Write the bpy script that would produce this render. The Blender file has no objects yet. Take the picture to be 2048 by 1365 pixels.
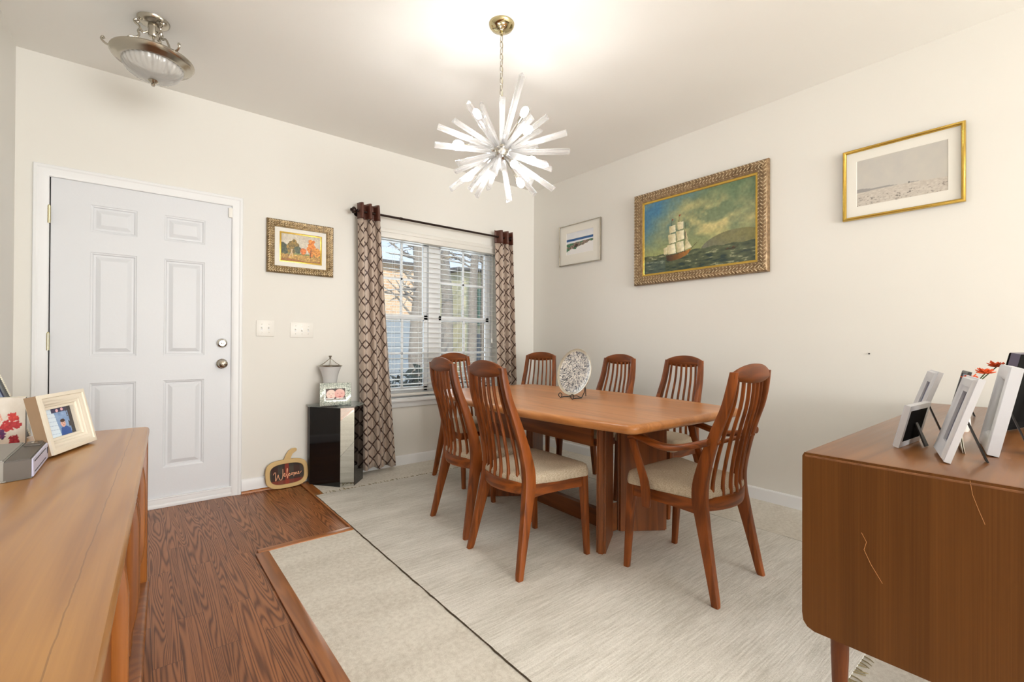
import bpy, bmesh, random
import numpy as np
from math import sin, cos, pi, radians, sqrt, atan2, hypot
from mathutils import Vector, Matrix

SC = bpy.context.scene
COL = SC.collection

# ------------------------------------------------------------------ camera
CAM = (-3.36299, -3.77547, 1.07856)
F_PX, YAW, PITCH, ROLL = 921.8, radians(39.037), radians(.271), radians(.263)
fw = Vector((sin(YAW) * cos(PITCH), cos(YAW) * cos(PITCH), sin(PITCH)))
r0 = Vector((cos(YAW), -sin(YAW), 0)); u0 = r0.cross(fw)
rt = r0 * cos(ROLL) + u0 * sin(ROLL); up = -r0 * sin(ROLL) + u0 * cos(ROLL)
cd = bpy.data.cameras.new('camera')
cd.sensor_width = 36; cd.lens = F_PX / 2048 * 36; cd.clip_start = .02; cd.clip_end = 200
cam = bpy.data.objects.new('camera', cd); COL.objects.link(cam)
cam.matrix_world = Matrix(((rt.x, up.x, -fw.x, CAM[0]), (rt.y, up.y, -fw.y, CAM[1]), (rt.z, up.z, -fw.z, CAM[2]), (0, 0, 0, 1)))
SC.camera = cam

# ------------------------------------------------------------------ world, sun, large lights, exposure
SC.view_settings.view_transform = 'Standard'; SC.view_settings.look = 'None'
SC.view_settings.gamma = 1; SC.view_settings.use_curve_mapping = False
SC.view_settings.exposure = -0.5
SC.cycles.max_bounces = 10; SC.cycles.diffuse_bounces = 6; SC.cycles.transparent_max_bounces = 24
SC.cycles.caustics_reflective = False; SC.cycles.caustics_refractive = False
SC.cycles.sample_clamp_indirect = 6
W = bpy.data.worlds.new('world'); SC.world = W; W.use_nodes = True
wn = W.node_tree; wn.nodes.clear()
wo = wn.nodes.new('ShaderNodeOutputWorld'); wb = wn.nodes.new('ShaderNodeBackground')
wt = wn.nodes.new('ShaderNodeTexCoord'); wx = wn.nodes.new('ShaderNodeSeparateXYZ'); wr = wn.nodes.new('ShaderNodeValToRGB')
wn.links.new(wt.outputs['Generated'], wx.inputs[0]); wn.links.new(wx.outputs['Z'], wr.inputs[0])
wr.color_ramp.elements[0].position = 0.0; wr.color_ramp.elements[0].color = (.80, .86, .92, 1)
wr.color_ramp.elements[1].position = .55; wr.color_ramp.elements[1].color = (.30, .52, .86, 1)
wb.inputs[1].default_value = 2.0
wn.links.new(wr.outputs[0], wb.inputs[0]); wn.links.new(wb.outputs[0], wo.inputs[0])

def area(name, loc, target, sx, sy, energy, color):
    l = bpy.data.lights.new(name, 'AREA'); l.shape = 'RECTANGLE'; l.size = sx; l.size_y = sy; l.energy = energy; l.color = color
    o = bpy.data.objects.new(name, l); COL.objects.link(o); o.location = loc
    o.rotation_euler = (Vector(target) - Vector(loc)).to_track_quat('-Z', 'Y').to_euler(); return o

sl = bpy.data.lights.new('sun', 'SUN'); sl.energy = 6.0; sl.angle = radians(1); sl.color = (1, .93, .82)
so = bpy.data.objects.new('sun', sl); COL.objects.link(so); so.location = (0, -10, 12)
so.rotation_euler = Vector((.45, .75, -.62)).to_track_quat('-Z', 'Y').to_euler()
area('rear_fill_light', (-1.9, -9.8, 1.75), (-1.9, 0, 1.35), 3.4, 1.7, 215, (1, .995, .985))  # added fill lamp near the rear wall, no opening stands there
bl_ = area('ceiling_fill_light', (-2.0, -8.6, .95), (-1.7, -.6, 2.74), 3.0, 1.0, 210, (1, .995, .985))  # added lamp behind the camera, aimed up to brighten the ceiling
area('daylight_at_window', (-1.15, .42, 1.35), (-1.15, -2, 1.0), 1.2, 1.4, 30, (.86, .93, 1))

# ------------------------------------------------------------------ helpers: mesh building
def lin(c):
    return tuple(((x / 255) / 12.92 if x / 255 <= .04045 else ((x / 255 + .055) / 1.055) ** 2.4) for x in c[:3])
def lin4(c): return lin(c) + (1,)

class MB:
    def __init__(s): s.bm = bmesh.new()
    def loft(s, rings, cap=True, closed=False, loop=True):
        bm = s.bm; vs = [[bm.verts.new(p) for p in r] for r in rings]; n = len(rings[0]); m = len(rings)
        for i in range(m if closed else m - 1):
            a, b = vs[i], vs[(i + 1) % m]
            for j in range(n if loop else n - 1):
                k = (j + 1) % n
                try: bm.faces.new((a[j], a[k], b[k], b[j]))
                except ValueError: pass
        if cap and not closed and loop:
            for r in (vs[0], vs[-1]):
                if n > 2:
                    try: bm.faces.new(r)
                    except ValueError: pass
        return s
    def box(s, c, d, bev=0, rot=None, seg=2):
        t = bmesh.new(); bmesh.ops.create_cube(t, size=1)
        bmesh.ops.scale(t, vec=d, verts=t.verts)
        if bev: bmesh.ops.bevel(t, geom=t.edges[:], offset=min(bev, min(d) * .49), segments=seg, affect='EDGES', profile=.5)
        M = Matrix.Translation(c)
        if rot is not None: M = M @ rot
        bmesh.ops.transform(t, matrix=M, verts=t.verts)
        return s.take(t)
    def mm(s, a, b, bev=0, seg=2):
        return s.box([(a[i] + b[i]) / 2 for i in range(3)], [abs(b[i] - a[i]) for i in range(3)], bev, seg=seg)
    def take(s, t):
        me = bpy.data.meshes.new('t'); t.to_mesh(me); t.free(); s.bm.from_mesh(me); bpy.data.meshes.remove(me); return s
    def ball(s, c, r, sub=2, rot=None):
        t = bmesh.new(); bmesh.ops.create_icosphere(t, subdivisions=sub, radius=1)
        M = Matrix.Translation(c) @ (rot if rot is not None else Matrix()) @ Matrix.Diagonal((*(r if hasattr(r, '__len__') else (r, r, r)), 1))
        bmesh.ops.transform(t, matrix=M, verts=t.verts); return s.take(t)
    def tube(s, pts, r, n=8, cap=True, closed=False, flat=None, up=(0, 0, 1)):
        P = [Vector(p) for p in pts]; m = len(P); rings = []; prev = None
        for i in range(m):
            if closed: d = P[(i + 1) % m] - P[i - 1]
            else: d = P[min(i + 1, m - 1)] - P[max(i - 1, 0)]
            d.normalize()
            if prev is None:
                a = Vector(up).cross(d)
                if a.length < 1e-3: a = Vector((1, 0, 0)).cross(d)
            else: a = prev - d * prev.dot(d)
            a.normalize(); prev = a; b = d.cross(a)
            R = r[i] if hasattr(r, '__len__') else r
            ra, rb = (R, R * flat) if flat else (R, R)
            rings.append([P[i] + a * (ra * cos(2 * pi * k / n)) + b * (rb * sin(2 * pi * k / n)) for k in range(n)])
        return s.loft(rings, cap, closed)
    def lathe(s, prof, n=32, c=(0, 0, 0), rib=None, cap=True):
        rings = []
        for (r, z) in prof:
            ring = []
            for k in range(n):
                a = 2 * pi * k / n; rr = max(r, 1e-5)
                if rib: rr *= 1 + rib[1] * (cos(a * rib[0]))
                ring.append(Vector((c[0] + rr * cos(a), c[1] + rr * sin(a), c[2] + z)))
            rings.append(ring)
        return s.loft(rings, cap)
    def cyl(s, a, b, r, r2=None, n=16): return s.tube([a, b], [r, r if r2 is None else r2], n)
    def prism(s, poly, a, b, ax='y', bev=0):
        f = {'y': lambda p, t: (p[0], t, p[1]), 'x': lambda p, t: (t, p[0], p[1]), 'z': lambda p, t: (p[0], p[1], t)}[ax]
        t = bmesh.new(); v0 = [t.verts.new(f(p, a)) for p in poly]; v1 = [t.verts.new(f(p, b)) for p in poly]; n = len(poly)
        for i in range(n): t.faces.new((v0[i], v0[(i + 1) % n], v1[(i + 1) % n], v1[i]))
        t.faces.new(v0); t.faces.new(v1)
        if bev: 
            t.normal_update(); bmesh.ops.bevel(t, geom=[e for e in t.edges if abs((e.verts[0].co - e.verts[1].co)['xyz'.index(ax)]) < 1e-6], offset=bev, segments=2, affect='EDGES')
        return s.take(t)
    def frame(s, w, h, prof, c=(0, 0, 0), openb=False):
        # mitred moulding in the local XZ plane, front is -Y; prof = (inset from the outer edge, depth towards the viewer)
        cx, cy, cz = c; rings = []
        for sx, sz in ((-1, -1), (-1, 1), (1, 1), (1, -1)):
            rings.append([Vector((cx + sx * (w / 2 - i), cy - d, cz + sz * (h / 2 - (0 if openb and sz < 0 else i)))) for (i, d) in prof])
        return s.loft(rings, cap=False, closed=not openb) if not openb else s.loft(rings, cap=True)
    def xf(s, M): bmesh.ops.transform(s.bm, matrix=M, verts=s.bm.verts); return s
    def build(s, name, mat, parent=None, smooth=True, ang=38):
        bm = s.bm; bmesh.ops.recalc_face_normals(bm, faces=bm.faces); bm.normal_update()
        if smooth:
            ca = radians(ang)
            for f in bm.faces: f.smooth = True
            for e in bm.edges:
                if len(e.link_faces) == 2 and e.calc_face_angle(0) > ca: e.smooth = False
        me = bpy.data.meshes.new(name); bm.to_mesh(me); bm.free()
        return link(name, me, mat, parent)

def link(name, me, mat, parent=None):
    o = bpy.data.objects.new(name, me); COL.objects.link(o)
    if mat is not None: me.materials.append(mat)
    if parent is not None: o.parent = parent
    return o
def tag(o, label, cat, group=None):
    o['label'] = label; o['category'] = cat
    if group: o['group'] = group
    return o
def thing(name, label, cat, loc=(0, 0, 0), rotz=0, group=None):
    o = bpy.data.objects.new(name, None); COL.objects.link(o); o.location = loc; o.rotation_euler = (0, 0, rotz)
    o.empty_display_size = .05
    return tag(o, label, cat, group)
def struct(o): o['kind'] = 'structure'; return o
def dup(root, loc, rotz, label, group=None):
    r = root.copy(); COL.objects.link(r); r.location = loc; r.rotation_euler = (0, 0, rotz); r['label'] = label
    if group: r['group'] = group
    for ch in list(root.children):
        c = ch.copy(); COL.objects.link(c); c.parent = r
        for g in list(ch.children):
            d = g.copy(); COL.objects.link(d); d.parent = c
    return r
def hermite(xs, ys, q):
    xs = np.array(xs, float); ys = np.array(ys, float); m = np.gradient(ys, xs)
    q = np.clip(q, xs[0], xs[-1]); i = np.clip(np.searchsorted(xs, q) - 1, 0, len(xs) - 2)
    h = xs[i + 1] - xs[i]; t = (q - xs[i]) / h
    return (2 * t**3 - 3 * t**2 + 1) * ys[i] + (t**3 - 2 * t**2 + t) * h * m[i] + (-2 * t**3 + 3 * t**2) * ys[i + 1] + (t**3 - t**2) * h * m[i + 1]
def rrect(cx, cy, a, b, z, k=.45):
    # rounded rectangle ring in a horizontal plane
    p = []
    for sx, sy, st in ((1, 1, 0), (-1, 1, 1), (-1, -1, 2), (1, -1, 3)):
        rr = k * min(a, b)
        for j in range(3):
            an = (st + j / 2) * pi / 2
            p.append(Vector((cx + sx * (a - rr) + rr * cos(an), cy + sy * (b - rr) + rr * sin(an), z)))
    return p

# ------------------------------------------------------------------ helpers: materials
def nd(nt, t, ins=None, **pr):
    n = nt.nodes.new(t)
    for k, v in pr.items(): setattr(n, k, v)
    for k, v in (ins or {}).items():
        s = n.inputs[k]
        if isinstance(v, bpy.types.NodeSocket): nt.links.new(v, s)
        else: s.default_value = v
    return n
def mth(nt, op, a, b=None, c=None, clamp=False):
    ins = {0: a}
    if b is not None: ins[1] = b
    if c is not None: ins[2] = c
    return nd(nt, 'ShaderNodeMath', ins, operation=op, use_clamp=clamp).outputs[0]
def mixc(nt, f, a, b, mode='MIX'):
    n = nd(nt, 'ShaderNodeMix', {0: f, 6: a, 7: b}, data_type='RGBA', blend_type=mode); return n.outputs[2]
def ramp(nt, fac, stops, interp='LINEAR'):
    n = nd(nt, 'ShaderNodeValToRGB', {0: fac}); r = n.color_ramp; r.interpolation = interp
    while len(r.elements) < len(stops): r.elements.new(.5)
    for e, (p, c) in zip(r.elements, stops): e.position = p; e.color = c if len(c) == 4 else (*c, 1)
    return n.outputs[0]
def noise(nt, vec, scale, detail=2, rough=.5, dist=0):
    return nd(nt, 'ShaderNodeTexNoise', {'Vector': vec, 'Scale': scale, 'Detail': detail, 'Roughness': rough, 'Distortion': dist}).outputs[0]
def mapping(nt, vec, scale=(1, 1, 1), rot=(0, 0, 0), loc=(0, 0, 0)):
    return nd(nt, 'ShaderNodeMapping', {'Vector': vec, 'Scale': scale, 'Rotation': rot, 'Location': loc}).outputs[0]
def coord(nt, what='Object'): return nd(nt, 'ShaderNodeTexCoord').outputs[what]
def new(name):
    m = bpy.data.materials.new(name); m.use_nodes = True; nt = m.node_tree; nt.nodes.clear()
    return m, nt, nt.nodes.new('ShaderNodeOutputMaterial')
def bump(nt, h, strength, dist=.01): return nd(nt, 'ShaderNodeBump', {'Height': h, 'Strength': strength, 'Distance': dist}).outputs[0]
def finish(nt, out, color, rough=.5, metal=0, normal=None, spec=.5, **kw):
    ins = {'Base Color': color, 'Roughness': rough, 'Metallic': metal, 'Specular IOR Level': spec}
    if normal is not None: ins['Normal'] = normal
    ins.update({k.replace('_', ' '): v for k, v in kw.items()})
    b = nd(nt, 'ShaderNodeBsdfPrincipled', ins); nt.links.new(b.outputs[0], out.inputs[0]); return b
def plain(name, rgb, rough=.5, metal=0, var=.05, scale=8, bmp=0, bscale=60, spec=.5, **kw):
    m, nt, out = new(name); c = coord(nt); l = lin(rgb)
    f = noise(nt, c, scale, 3)
    col = mixc(nt, f, tuple(x * (1 - var) for x in l) + (1,), tuple(min(1, x * (1 + var)) for x in l) + (1,))
    nm = bump(nt, noise(nt, c, bscale, 2), bmp) if bmp else None
    finish(nt, out, col, rough, metal, nm, spec, **kw); return m
def wood(name, dark, light, axis='X', across=9, along=.55, ring=9, streak=.55, rough=.35, coat=0, seam=None, spec=.5):
    m, nt, out = new(name); c = coord(nt)
    sc = [across] * 3; sc['XYZ'.index(axis)] = along
    v = mapping(nt, c, tuple(sc))
    n1 = noise(nt, v, 1, 2, .5, .4)
    s = mth(nt, 'MULTIPLY_ADD', mth(nt, 'SINE', mth(nt, 'MULTIPLY', n1, ring * 6.283)), .5, .5)
    s2 = [across * 22] * 3; s2['XYZ'.index(axis)] = along * 9
    n2 = noise(nt, mapping(nt, c, tuple(s2)), 1, 3, .6)
    f = mth(nt, 'ADD', mth(nt, 'MULTIPLY', s, 1 - streak), mth(nt, 'MULTIPLY', n2, streak))
    f = mth(nt, 'ADD', mth(nt, 'MULTIPLY', noise(nt, mapping(nt, c, tuple(x * .22 for x in sc)), 1, 2), .5), mth(nt, 'MULTIPLY', f, .6))
    col = ramp(nt, f, [(.25, lin4(dark)), (.75, lin4(light))])
    if seam:
        x = nd(nt, 'ShaderNodeSeparateXYZ', {0: c}).outputs[seam[0]]
        d = mth(nt, 'ABSOLUTE', mth(nt, 'ADD', mth(nt, 'SUBTRACT', x, seam[1]), mth(nt, 'MULTIPLY', mth(nt, 'SUBTRACT', noise(nt, mapping(nt, c, (1, 4, 1)), 3, 3), .5), .010)))
        col = mixc(nt, mth(nt, 'MULTIPLY', mth(nt, 'LESS_THAN', d, .0009), .45), col, lin4((96, 58, 24)))
    finish(nt, out, col, mth(nt, 'MULTIPLY_ADD', n2, .12, rough), 0, bump(nt, n2, .04, .004), spec, Coat_Weight=coat, Coat_Roughness=.12)
    return m

M = {}
def mat_wall(name, rgb):
    m, nt, out = new(name); c = coord(nt)
    col = mixc(nt, noise(nt, c, .8, 3), tuple(x * .985 for x in lin(rgb)) + (1,), tuple(min(1, x * 1.01) for x in lin(rgb)) + (1,))
    finish(nt, out, col, .85, 0, bump(nt, noise(nt, c, 220, 2), .06, .002), .25); return m
M['wall'] = mat_wall('wall_paint', (229, 227.5, 222))
M['ceil'] = mat_wall('ceiling_paint', (241, 240, 236))
M['trim'] = plain('white_trim', (232, 234, 236), .42, var=.012, bmp=.02)
M['door'] = plain('door_paint', (218, 221, 226), .42, var=.012, scale=3, bmp=.03, bscale=90)
M['brass'] = plain('pale_hinge_brass', (205, 196, 160), .35, 1)
M['chrome'] = plain('satin_chrome', (200, 198, 192), .2, 1)
M['nickel'] = plain('antique_nickel', (184, 178, 166), .22, 1)
M['blackmatte'] = plain('matte_black_backing', (16, 15, 15), .95, spec=.08)
M['black'] = plain('black_metal', (22, 20, 20), .45)
M['teak_x'] = wood('teak_grain_x', (152, 88, 46), (212, 140, 84), 'X', 7, .5, 5, .6, .27)
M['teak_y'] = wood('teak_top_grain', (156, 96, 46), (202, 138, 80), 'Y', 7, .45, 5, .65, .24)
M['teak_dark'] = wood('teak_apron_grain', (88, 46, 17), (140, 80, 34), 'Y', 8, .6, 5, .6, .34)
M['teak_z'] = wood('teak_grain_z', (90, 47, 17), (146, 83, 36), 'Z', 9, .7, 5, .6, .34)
M['chair'] = wood('chair_teak', (80, 38, 11), (148, 78, 28), 'Z', 13, 1.2, 5, .55, .33, spec=.35)
M['chair_x'] = wood('chair_teak_rail', (80, 38, 11), (148, 78, 28), 'X', 13, 1.2, 5, .55, .33, spec=.35)
M['chair_y'] = wood('chair_teak_top_rail', (82, 40, 12), (150, 80, 30), 'Y', 13, 1.2, 5, .55, .33, spec=.35)
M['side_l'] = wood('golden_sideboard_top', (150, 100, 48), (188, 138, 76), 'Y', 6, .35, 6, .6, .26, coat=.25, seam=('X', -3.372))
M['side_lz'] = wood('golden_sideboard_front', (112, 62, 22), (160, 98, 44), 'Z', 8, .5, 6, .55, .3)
M['side_r'] = wood('walnut_sideboard_end', (80, 47, 18), (112, 70, 31), 'Z', 12, .25, 3, .75, .42, spec=.2)
M['side_rt'] = wood('walnut_sideboard_top', (104, 64, 32), (148, 98, 54), 'X', 7, .5, 6, .6, .26, coat=.2)
M['trimwood'] = wood('floor_border_oak', (134, 78, 34), (176, 110, 54), 'Y', 20, 1.2, 5, .5, .3)
M['trimwood_x'] = wood('floor_border_oak_x', (134, 78, 34), (176, 110, 54), 'X', 20, 1.2, 5, .5, .3)
M['cream'] = plain('cream_painted_wood', (226, 218, 202), .5, var=.04, bmp=.05)
M['whiteframe'] = plain('white_frame_paint', (214, 216, 222), .4, var=.02)
M['mat'] = plain('picture_mat_board', (232, 230, 222), .8, var=.012)
M['switch'] = plain('white_plastic', (232, 230, 224), .35, var=.01)
M['mirror'] = plain('mirror_glass', (225, 228, 226), .02, 1, var=0)
M['blackglass'] = plain('black_glass', (10, 10, 12), .05, var=0, spec=.6)
M['fabric'] = None

def mat_floor():
    m, nt, out = new('oak_plank_floor'); c = coord(nt); s = nd(nt, 'ShaderNodeSeparateXYZ', {0: c})
    v = nd(nt, 'ShaderNodeCombineXYZ', {0: s.outputs[1], 1: s.outputs[0], 2: 0.0}).outputs[0]
    b = nd(nt, 'ShaderNodeTexBrick', {'Vector': v, 'Color1': (0, 0, 0, 1), 'Color2': (1, 1, 1, 1), 'Mortar': (.5, .5, .5, 1), 'Scale': 1, 'Mortar Size': .0009, 'Mortar Smooth': .1, 'Bias': 0, 'Brick Width': .78, 'Row Height': .083}, offset=.37, offset_frequency=2)
    rnd = b.outputs[0]; gap = b.outputs[1]
    off = nd(nt, 'ShaderNodeVectorMath', {0: nd(nt, 'ShaderNodeCombineXYZ', {0: rnd, 1: rnd, 2: rnd}).outputs[0], 3: 41.0}, operation='SCALE').outputs[0]
    q = nd(nt, 'ShaderNodeVectorMath', {0: mapping(nt, v, (.75, 15, 1)), 1: off}, operation='ADD').outputs[0]
    n1 = noise(nt, q, 1, 1.2, .4, .25)
    g = mth(nt, 'MULTIPLY_ADD', mth(nt, 'SINE', mth(nt, 'MULTIPLY', n1, 150)), .5, .5)
    g = mth(nt, 'POWER', g, 1.6)
    q2 = nd(nt, 'ShaderNodeVectorMath', {0: mapping(nt, v, (9, 260, 1)), 1: off}, operation='ADD').outputs[0]
    n2 = noise(nt, q2, 1, 3, .6)
    f = mth(nt, 'ADD', mth(nt, 'MULTIPLY', g, .55), mth(nt, 'MULTIPLY', n2, .5))
    col = ramp(nt, f, [(.18, lin4((166, 106, 60))), (.5, lin4((142, 87, 47))), (.85, lin4((96, 54, 26)))])
    tint = mixc(nt, rnd, (.80, .78, .76, 1), (1.06, 1.05, 1.03, 1))
    col = mixc(nt, 1.0, col, tint, 'MULTIPLY')
    col = mixc(nt, mth(nt, 'MULTIPLY', gap, .75), col, lin4((52, 26, 14)))
    h = mth(nt, 'SUBTRACT', mth(nt, 'MULTIPLY', f, -.3), mth(nt, 'MULTIPLY', gap, 1.0))
    finish(nt, out, col, mth(nt, 'MULTIPLY_ADD', f, .14, .30), 0, bump(nt, h, .12, .002), .45); return m
M['floor'] = mat_floor()
def mat_pile(name, a, b, ribs, bs):
    m, nt, out = new(name); c = coord(nt)
    n1 = noise(nt, c, 260, 3, .7)
    r = noise(nt, mapping(nt, c, ribs), 1, 3, .65)
    big = noise(nt, mapping(nt, c, (1, 3, 1)), 2.2, 3)
    f = mth(nt, 'ADD', mth(nt, 'ADD', mth(nt, 'MULTIPLY', n1, .45), mth(nt, 'MULTIPLY', r, .55)), mth(nt, 'MULTIPLY', mth(nt, 'SUBTRACT', big, .5), .35))
    col = ramp(nt, f, [(.36, lin4(a)), (.62, lin4(b))])
    finish(nt, out, col, .95, 0, bump(nt, mth(nt, 'ADD', n1, r), bs, .006), .1); return m
M['carpet'] = mat_pile('beige_carpet', (202, 196, 184), (230, 226, 216), (50, 50, 50), .3)
M['rug'] = mat_pile('ivory_rug', (194, 190, 180), (234, 231, 224), (7, 130, 7), .4)
M['rugedge'] = plain('dark_rug_binding', (74, 62, 46), .9, var=.3, scale=120)
def mat_fabric():
    m, nt, out = new('oatmeal_seat_fabric'); c = coord(nt)
    w1 = nd(nt, 'ShaderNodeTexWave', {'Vector': c, 'Scale': 75, 'Distortion': 1.5, 'Detail': 1}, wave_type='BANDS', bands_direction='X').outputs[1]
    w2 = nd(nt, 'ShaderNodeTexWave', {'Vector': c, 'Scale': 75, 'Distortion': 1.5, 'Detail': 1}, wave_type='BANDS', bands_direction='Y').outputs[1]
    f = mth(nt, 'ADD', mth(nt, 'MULTIPLY', mth(nt, 'MULTIPLY', w1, w2), .12), mth(nt, 'MULTIPLY', noise(nt, c, 240, 3, .7), .9))
    col = ramp(nt, f, [(.3, lin4((164, 148, 124))), (.68, lin4((216, 205, 186)))])
    finish(nt, out, col, .95, 0, bump(nt, f, .5, .003), .1); return m
M['fabric'] = mat_fabric()
def mat_curtain():
    m, nt, out = new('trellis_curtain'); uv = nd(nt, 'ShaderNodeUVMap').outputs[0]; s = nd(nt, 'ShaderNodeSeparateXYZ', {0: uv})
    u = mth(nt, 'DIVIDE', s.outputs[0], .108); v = mth(nt, 'DIVIDE', s.outputs[1], .118)
    wob = mth(nt, 'MULTIPLY', mth(nt, 'SINE', mth(nt, 'MULTIPLY', v, 6.283)), .0)
    def band(x):
        fr = mth(nt, 'FRACT', x); return mth(nt, 'ABSOLUTE', mth(nt, 'SUBTRACT', fr, .5))
    a = band(mth(nt, 'ADD', mth(nt, 'ADD', u, v), wob)); b = band(mth(nt, 'SUBTRACT', u, v))
    line = mth(nt, 'LESS_THAN', mth(nt, 'MINIMUM', a, b), .068)
    c = coord(nt); n = noise(nt, c, 160, 2)
    base = mixc(nt, n, lin4((182, 162, 146)), lin4((208, 191, 176)))
    col = mixc(nt, line, base, lin4((72, 46, 32)))
    d = nd(nt, 'ShaderNodeBsdfPrincipled', {'Base Color': col, 'Roughness': .42, 'Sheen Weight': .3, 'Specular IOR Level': .4, 'Normal': bump(nt, n, .1, .002)})
    t = nd(nt, 'ShaderNodeBsdfTranslucent', {0: col})
    mx = nd(nt, 'ShaderNodeMixShader', {0: .18, 1: d.outputs[0], 2: t.outputs[0]}); nt.links.new(mx.outputs[0], out.inputs[0]); return m
M['curtain'] = mat_curtain()
M['band'] = plain('brown_curtain_header', (86, 48, 36), .38, var=.12, scale=20, spec=.5)
M['rod'] = plain('dark_bronze_rod', (46, 30, 24), .4, .6)
def mat_clear(name, tint, white, gloss_rough=.05, clear=.5, through=.5):
    m, nt, out = new(name)
    tr = nd(nt, 'ShaderNodeBsdfTransparent', {0: (*tint, 1)})
    d = nd(nt, 'ShaderNodeBsdfDiffuse', {0: (white, white, white, 1)}); tl = nd(nt, 'ShaderNodeBsdfTranslucent', {0: (white, white, white, 1)})
    dm = nd(nt, 'ShaderNodeMixShader', {0: through, 1: d.outputs[0], 2: tl.outputs[0]})
    a = nd(nt, 'ShaderNodeMixShader', {0: clear, 1: dm.outputs[0], 2: tr.outputs[0]})
    g = nd(nt, 'ShaderNodeBsdfGlossy', {0: (1, 1, 1, 1), 'Roughness': gloss_rough})
    fr = nd(nt, 'ShaderNodeFresnel', {'IOR': 1.5})
    b = nd(nt, 'ShaderNodeMixShader', {0: fr.outputs[0], 1: a.outputs[0], 2: g.outputs[0]})
    nt.links.new(b.outputs[0], out.inputs[0]); return m
def mat_acrylic():
    m, nt, out = new('clear_acrylic')
    g = nd(nt, 'ShaderNodeBsdfGlass', {'Color': (1, 1, 1, 1), 'Roughness': .03, 'IOR': 1.46})
    t = nd(nt, 'ShaderNodeBsdfTransparent', {0: (1, 1, 1, 1)})
    d = nd(nt, 'ShaderNodeBsdfDiffuse', {0: (1, 1, 1, 1)}); l = nd(nt, 'ShaderNodeBsdfTranslucent', {0: (1, 1, 1, 1)})
    w = nd(nt, 'ShaderNodeMixShader', {0: .6, 1: d.outputs[0], 2: l.outputs[0]})
    a = nd(nt, 'ShaderNodeMixShader', {0: .35, 1: g.outputs[0], 2: t.outputs[0]})
    x = nd(nt, 'ShaderNodeMixShader', {0: .20, 1: a.outputs[0], 2: w.outputs[0]}); nt.links.new(x.outputs[0], out.inputs[0]); return m
M['acrylic'] = mat_acrylic()
M['pane'] = mat_clear('window_glass', (.97, .985, .98), .9, .0, .985)
M['frost'] = mat_clear('frosted_glass', (.98, .98, .97), .97, .2, .25, .22)
M['bowl'] = mat_clear('ribbed_bowl_glass', (.93, .93, .9), .88, .15, .38)
M['tableglass'] = mat_clear('glass_top', (.85, .93, .91), .8, .02, .8)
def mat_emit(name, rgb, st):
    m, nt, out = new(name); e = nd(nt, 'ShaderNodeEmission', {0: (*rgb, 1), 1: st}); nt.links.new(e.outputs[0], out.inputs[0]); return m
M['bulb'] = mat_emit('lit_candelabra_bulb', (1, .985, .96), 255)
def mat_slat():
    m, nt, out = new('white_blind_slat'); c = coord(nt)
    d = nd(nt, 'ShaderNodeBsdfPrincipled', {'Base Color': mixc(nt, noise(nt, c, 6), lin4((236, 234, 228)), lin4((244, 243, 238))), 'Roughness': .4})
    t = nd(nt, 'ShaderNodeBsdfTranslucent', {0: (.85, .84, .8, 1)})
    mx = nd(nt, 'ShaderNodeMixShader', {0: .15, 1: d.outputs[0], 2: t.outputs[0]}); nt.links.new(mx.outputs[0], out.inputs[0]); return m
M['slat'] = mat_slat()
def mat_gilt(name, a, b, c3, metal=.55, sc=70):
    m, nt, out = new(name); c = coord(nt)
    v = nd(nt, 'ShaderNodeTexVoronoi', {'Vector': c, 'Scale': sc}).outputs[0]; n = noise(nt, c, 40, 4, .65)
    col = ramp(nt, n, [(.3, lin4(a)), (.5, lin4(b)), (.7, lin4(c3))])
    finish(nt, out, col, .38, metal, bump(nt, mth(nt, 'ADD', v, n), .5, .004)); return m
M['gilt'] = mat_gilt('antique_gilt', (104, 82, 58), (140, 114, 82), (168, 142, 108), .35, 40)
M['giltlight'] = mat_gilt('relief_light_gilt', (178, 154, 116), (206, 186, 150), (226, 208, 178), .3, 40)  # lighter leaves over dark patina ground put shaded gaps into the colour
M['gilt2'] = mat_gilt('dark_antique_gilt', (88, 68, 40), (126, 102, 64), (160, 136, 92), .35, 40)
M['gold'] = plain('bright_gold', (206, 172, 84), .25, .9, var=.2, scale=25)
M['print'] = None
def mat_print(name, rough, coat):
    m, nt, out = new(name); a = nd(nt, 'ShaderNodeAttribute', attribute_name='Col').outputs[0]
    finish(nt, out, a, rough, 0, None, .4, Coat_Weight=coat, Coat_Roughness=.05); return m
M['print'] = mat_print('painted_canvas', .45, 0)
M['photo'] = mat_print('glossy_photo_print', .3, .0)
# ================================================================== THE SETTING
XL, YB, ZC = -3.909, -10.0, 2.74
FZ = -.006                                   # hardwood level; carpet 0, rug +.006
b = MB(); b.mm((XL - .15, YB - .15, FZ - .1), (.15, .14, FZ)); struct(b.build('floor', M['floor'], smooth=False))
b = MB(); b.mm((-2.835, YB, FZ), (0, -1.135, 0), .002); b.mm((-2.335, -1.14, FZ), (0, 0, 0), .002)
struct(b.build('carpet_floor', M['carpet'], smooth=False))
b = MB(); b.mm((XL - .15, YB - .15, ZC), (.15, .14, ZC + .12)); struct(b.build('ceiling', M['ceil'], smooth=False))
DX0, DX1, DZ = -3.772, -2.838, 2.048          # door opening
WX0, WX1, WZ0, WZ1 = -1.80, -.50, .585, 2.07  # window opening
b = MB(); T = .14
for a, c in (((XL, 0, FZ), (DX0, T, ZC)), ((DX0, 0, DZ), (DX1, T, ZC)), ((DX1, 0, FZ), (WX0, T, ZC)), ((WX0, 0, FZ), (WX1, T, WZ0)), ((WX0, 0, WZ1), (WX1, T, ZC)), ((WX1, 0, FZ), (0, T, ZC))):
    b.mm(a, c)
bmesh.ops.remove_doubles(b.bm, verts=b.bm.verts, dist=1e-5)
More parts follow.
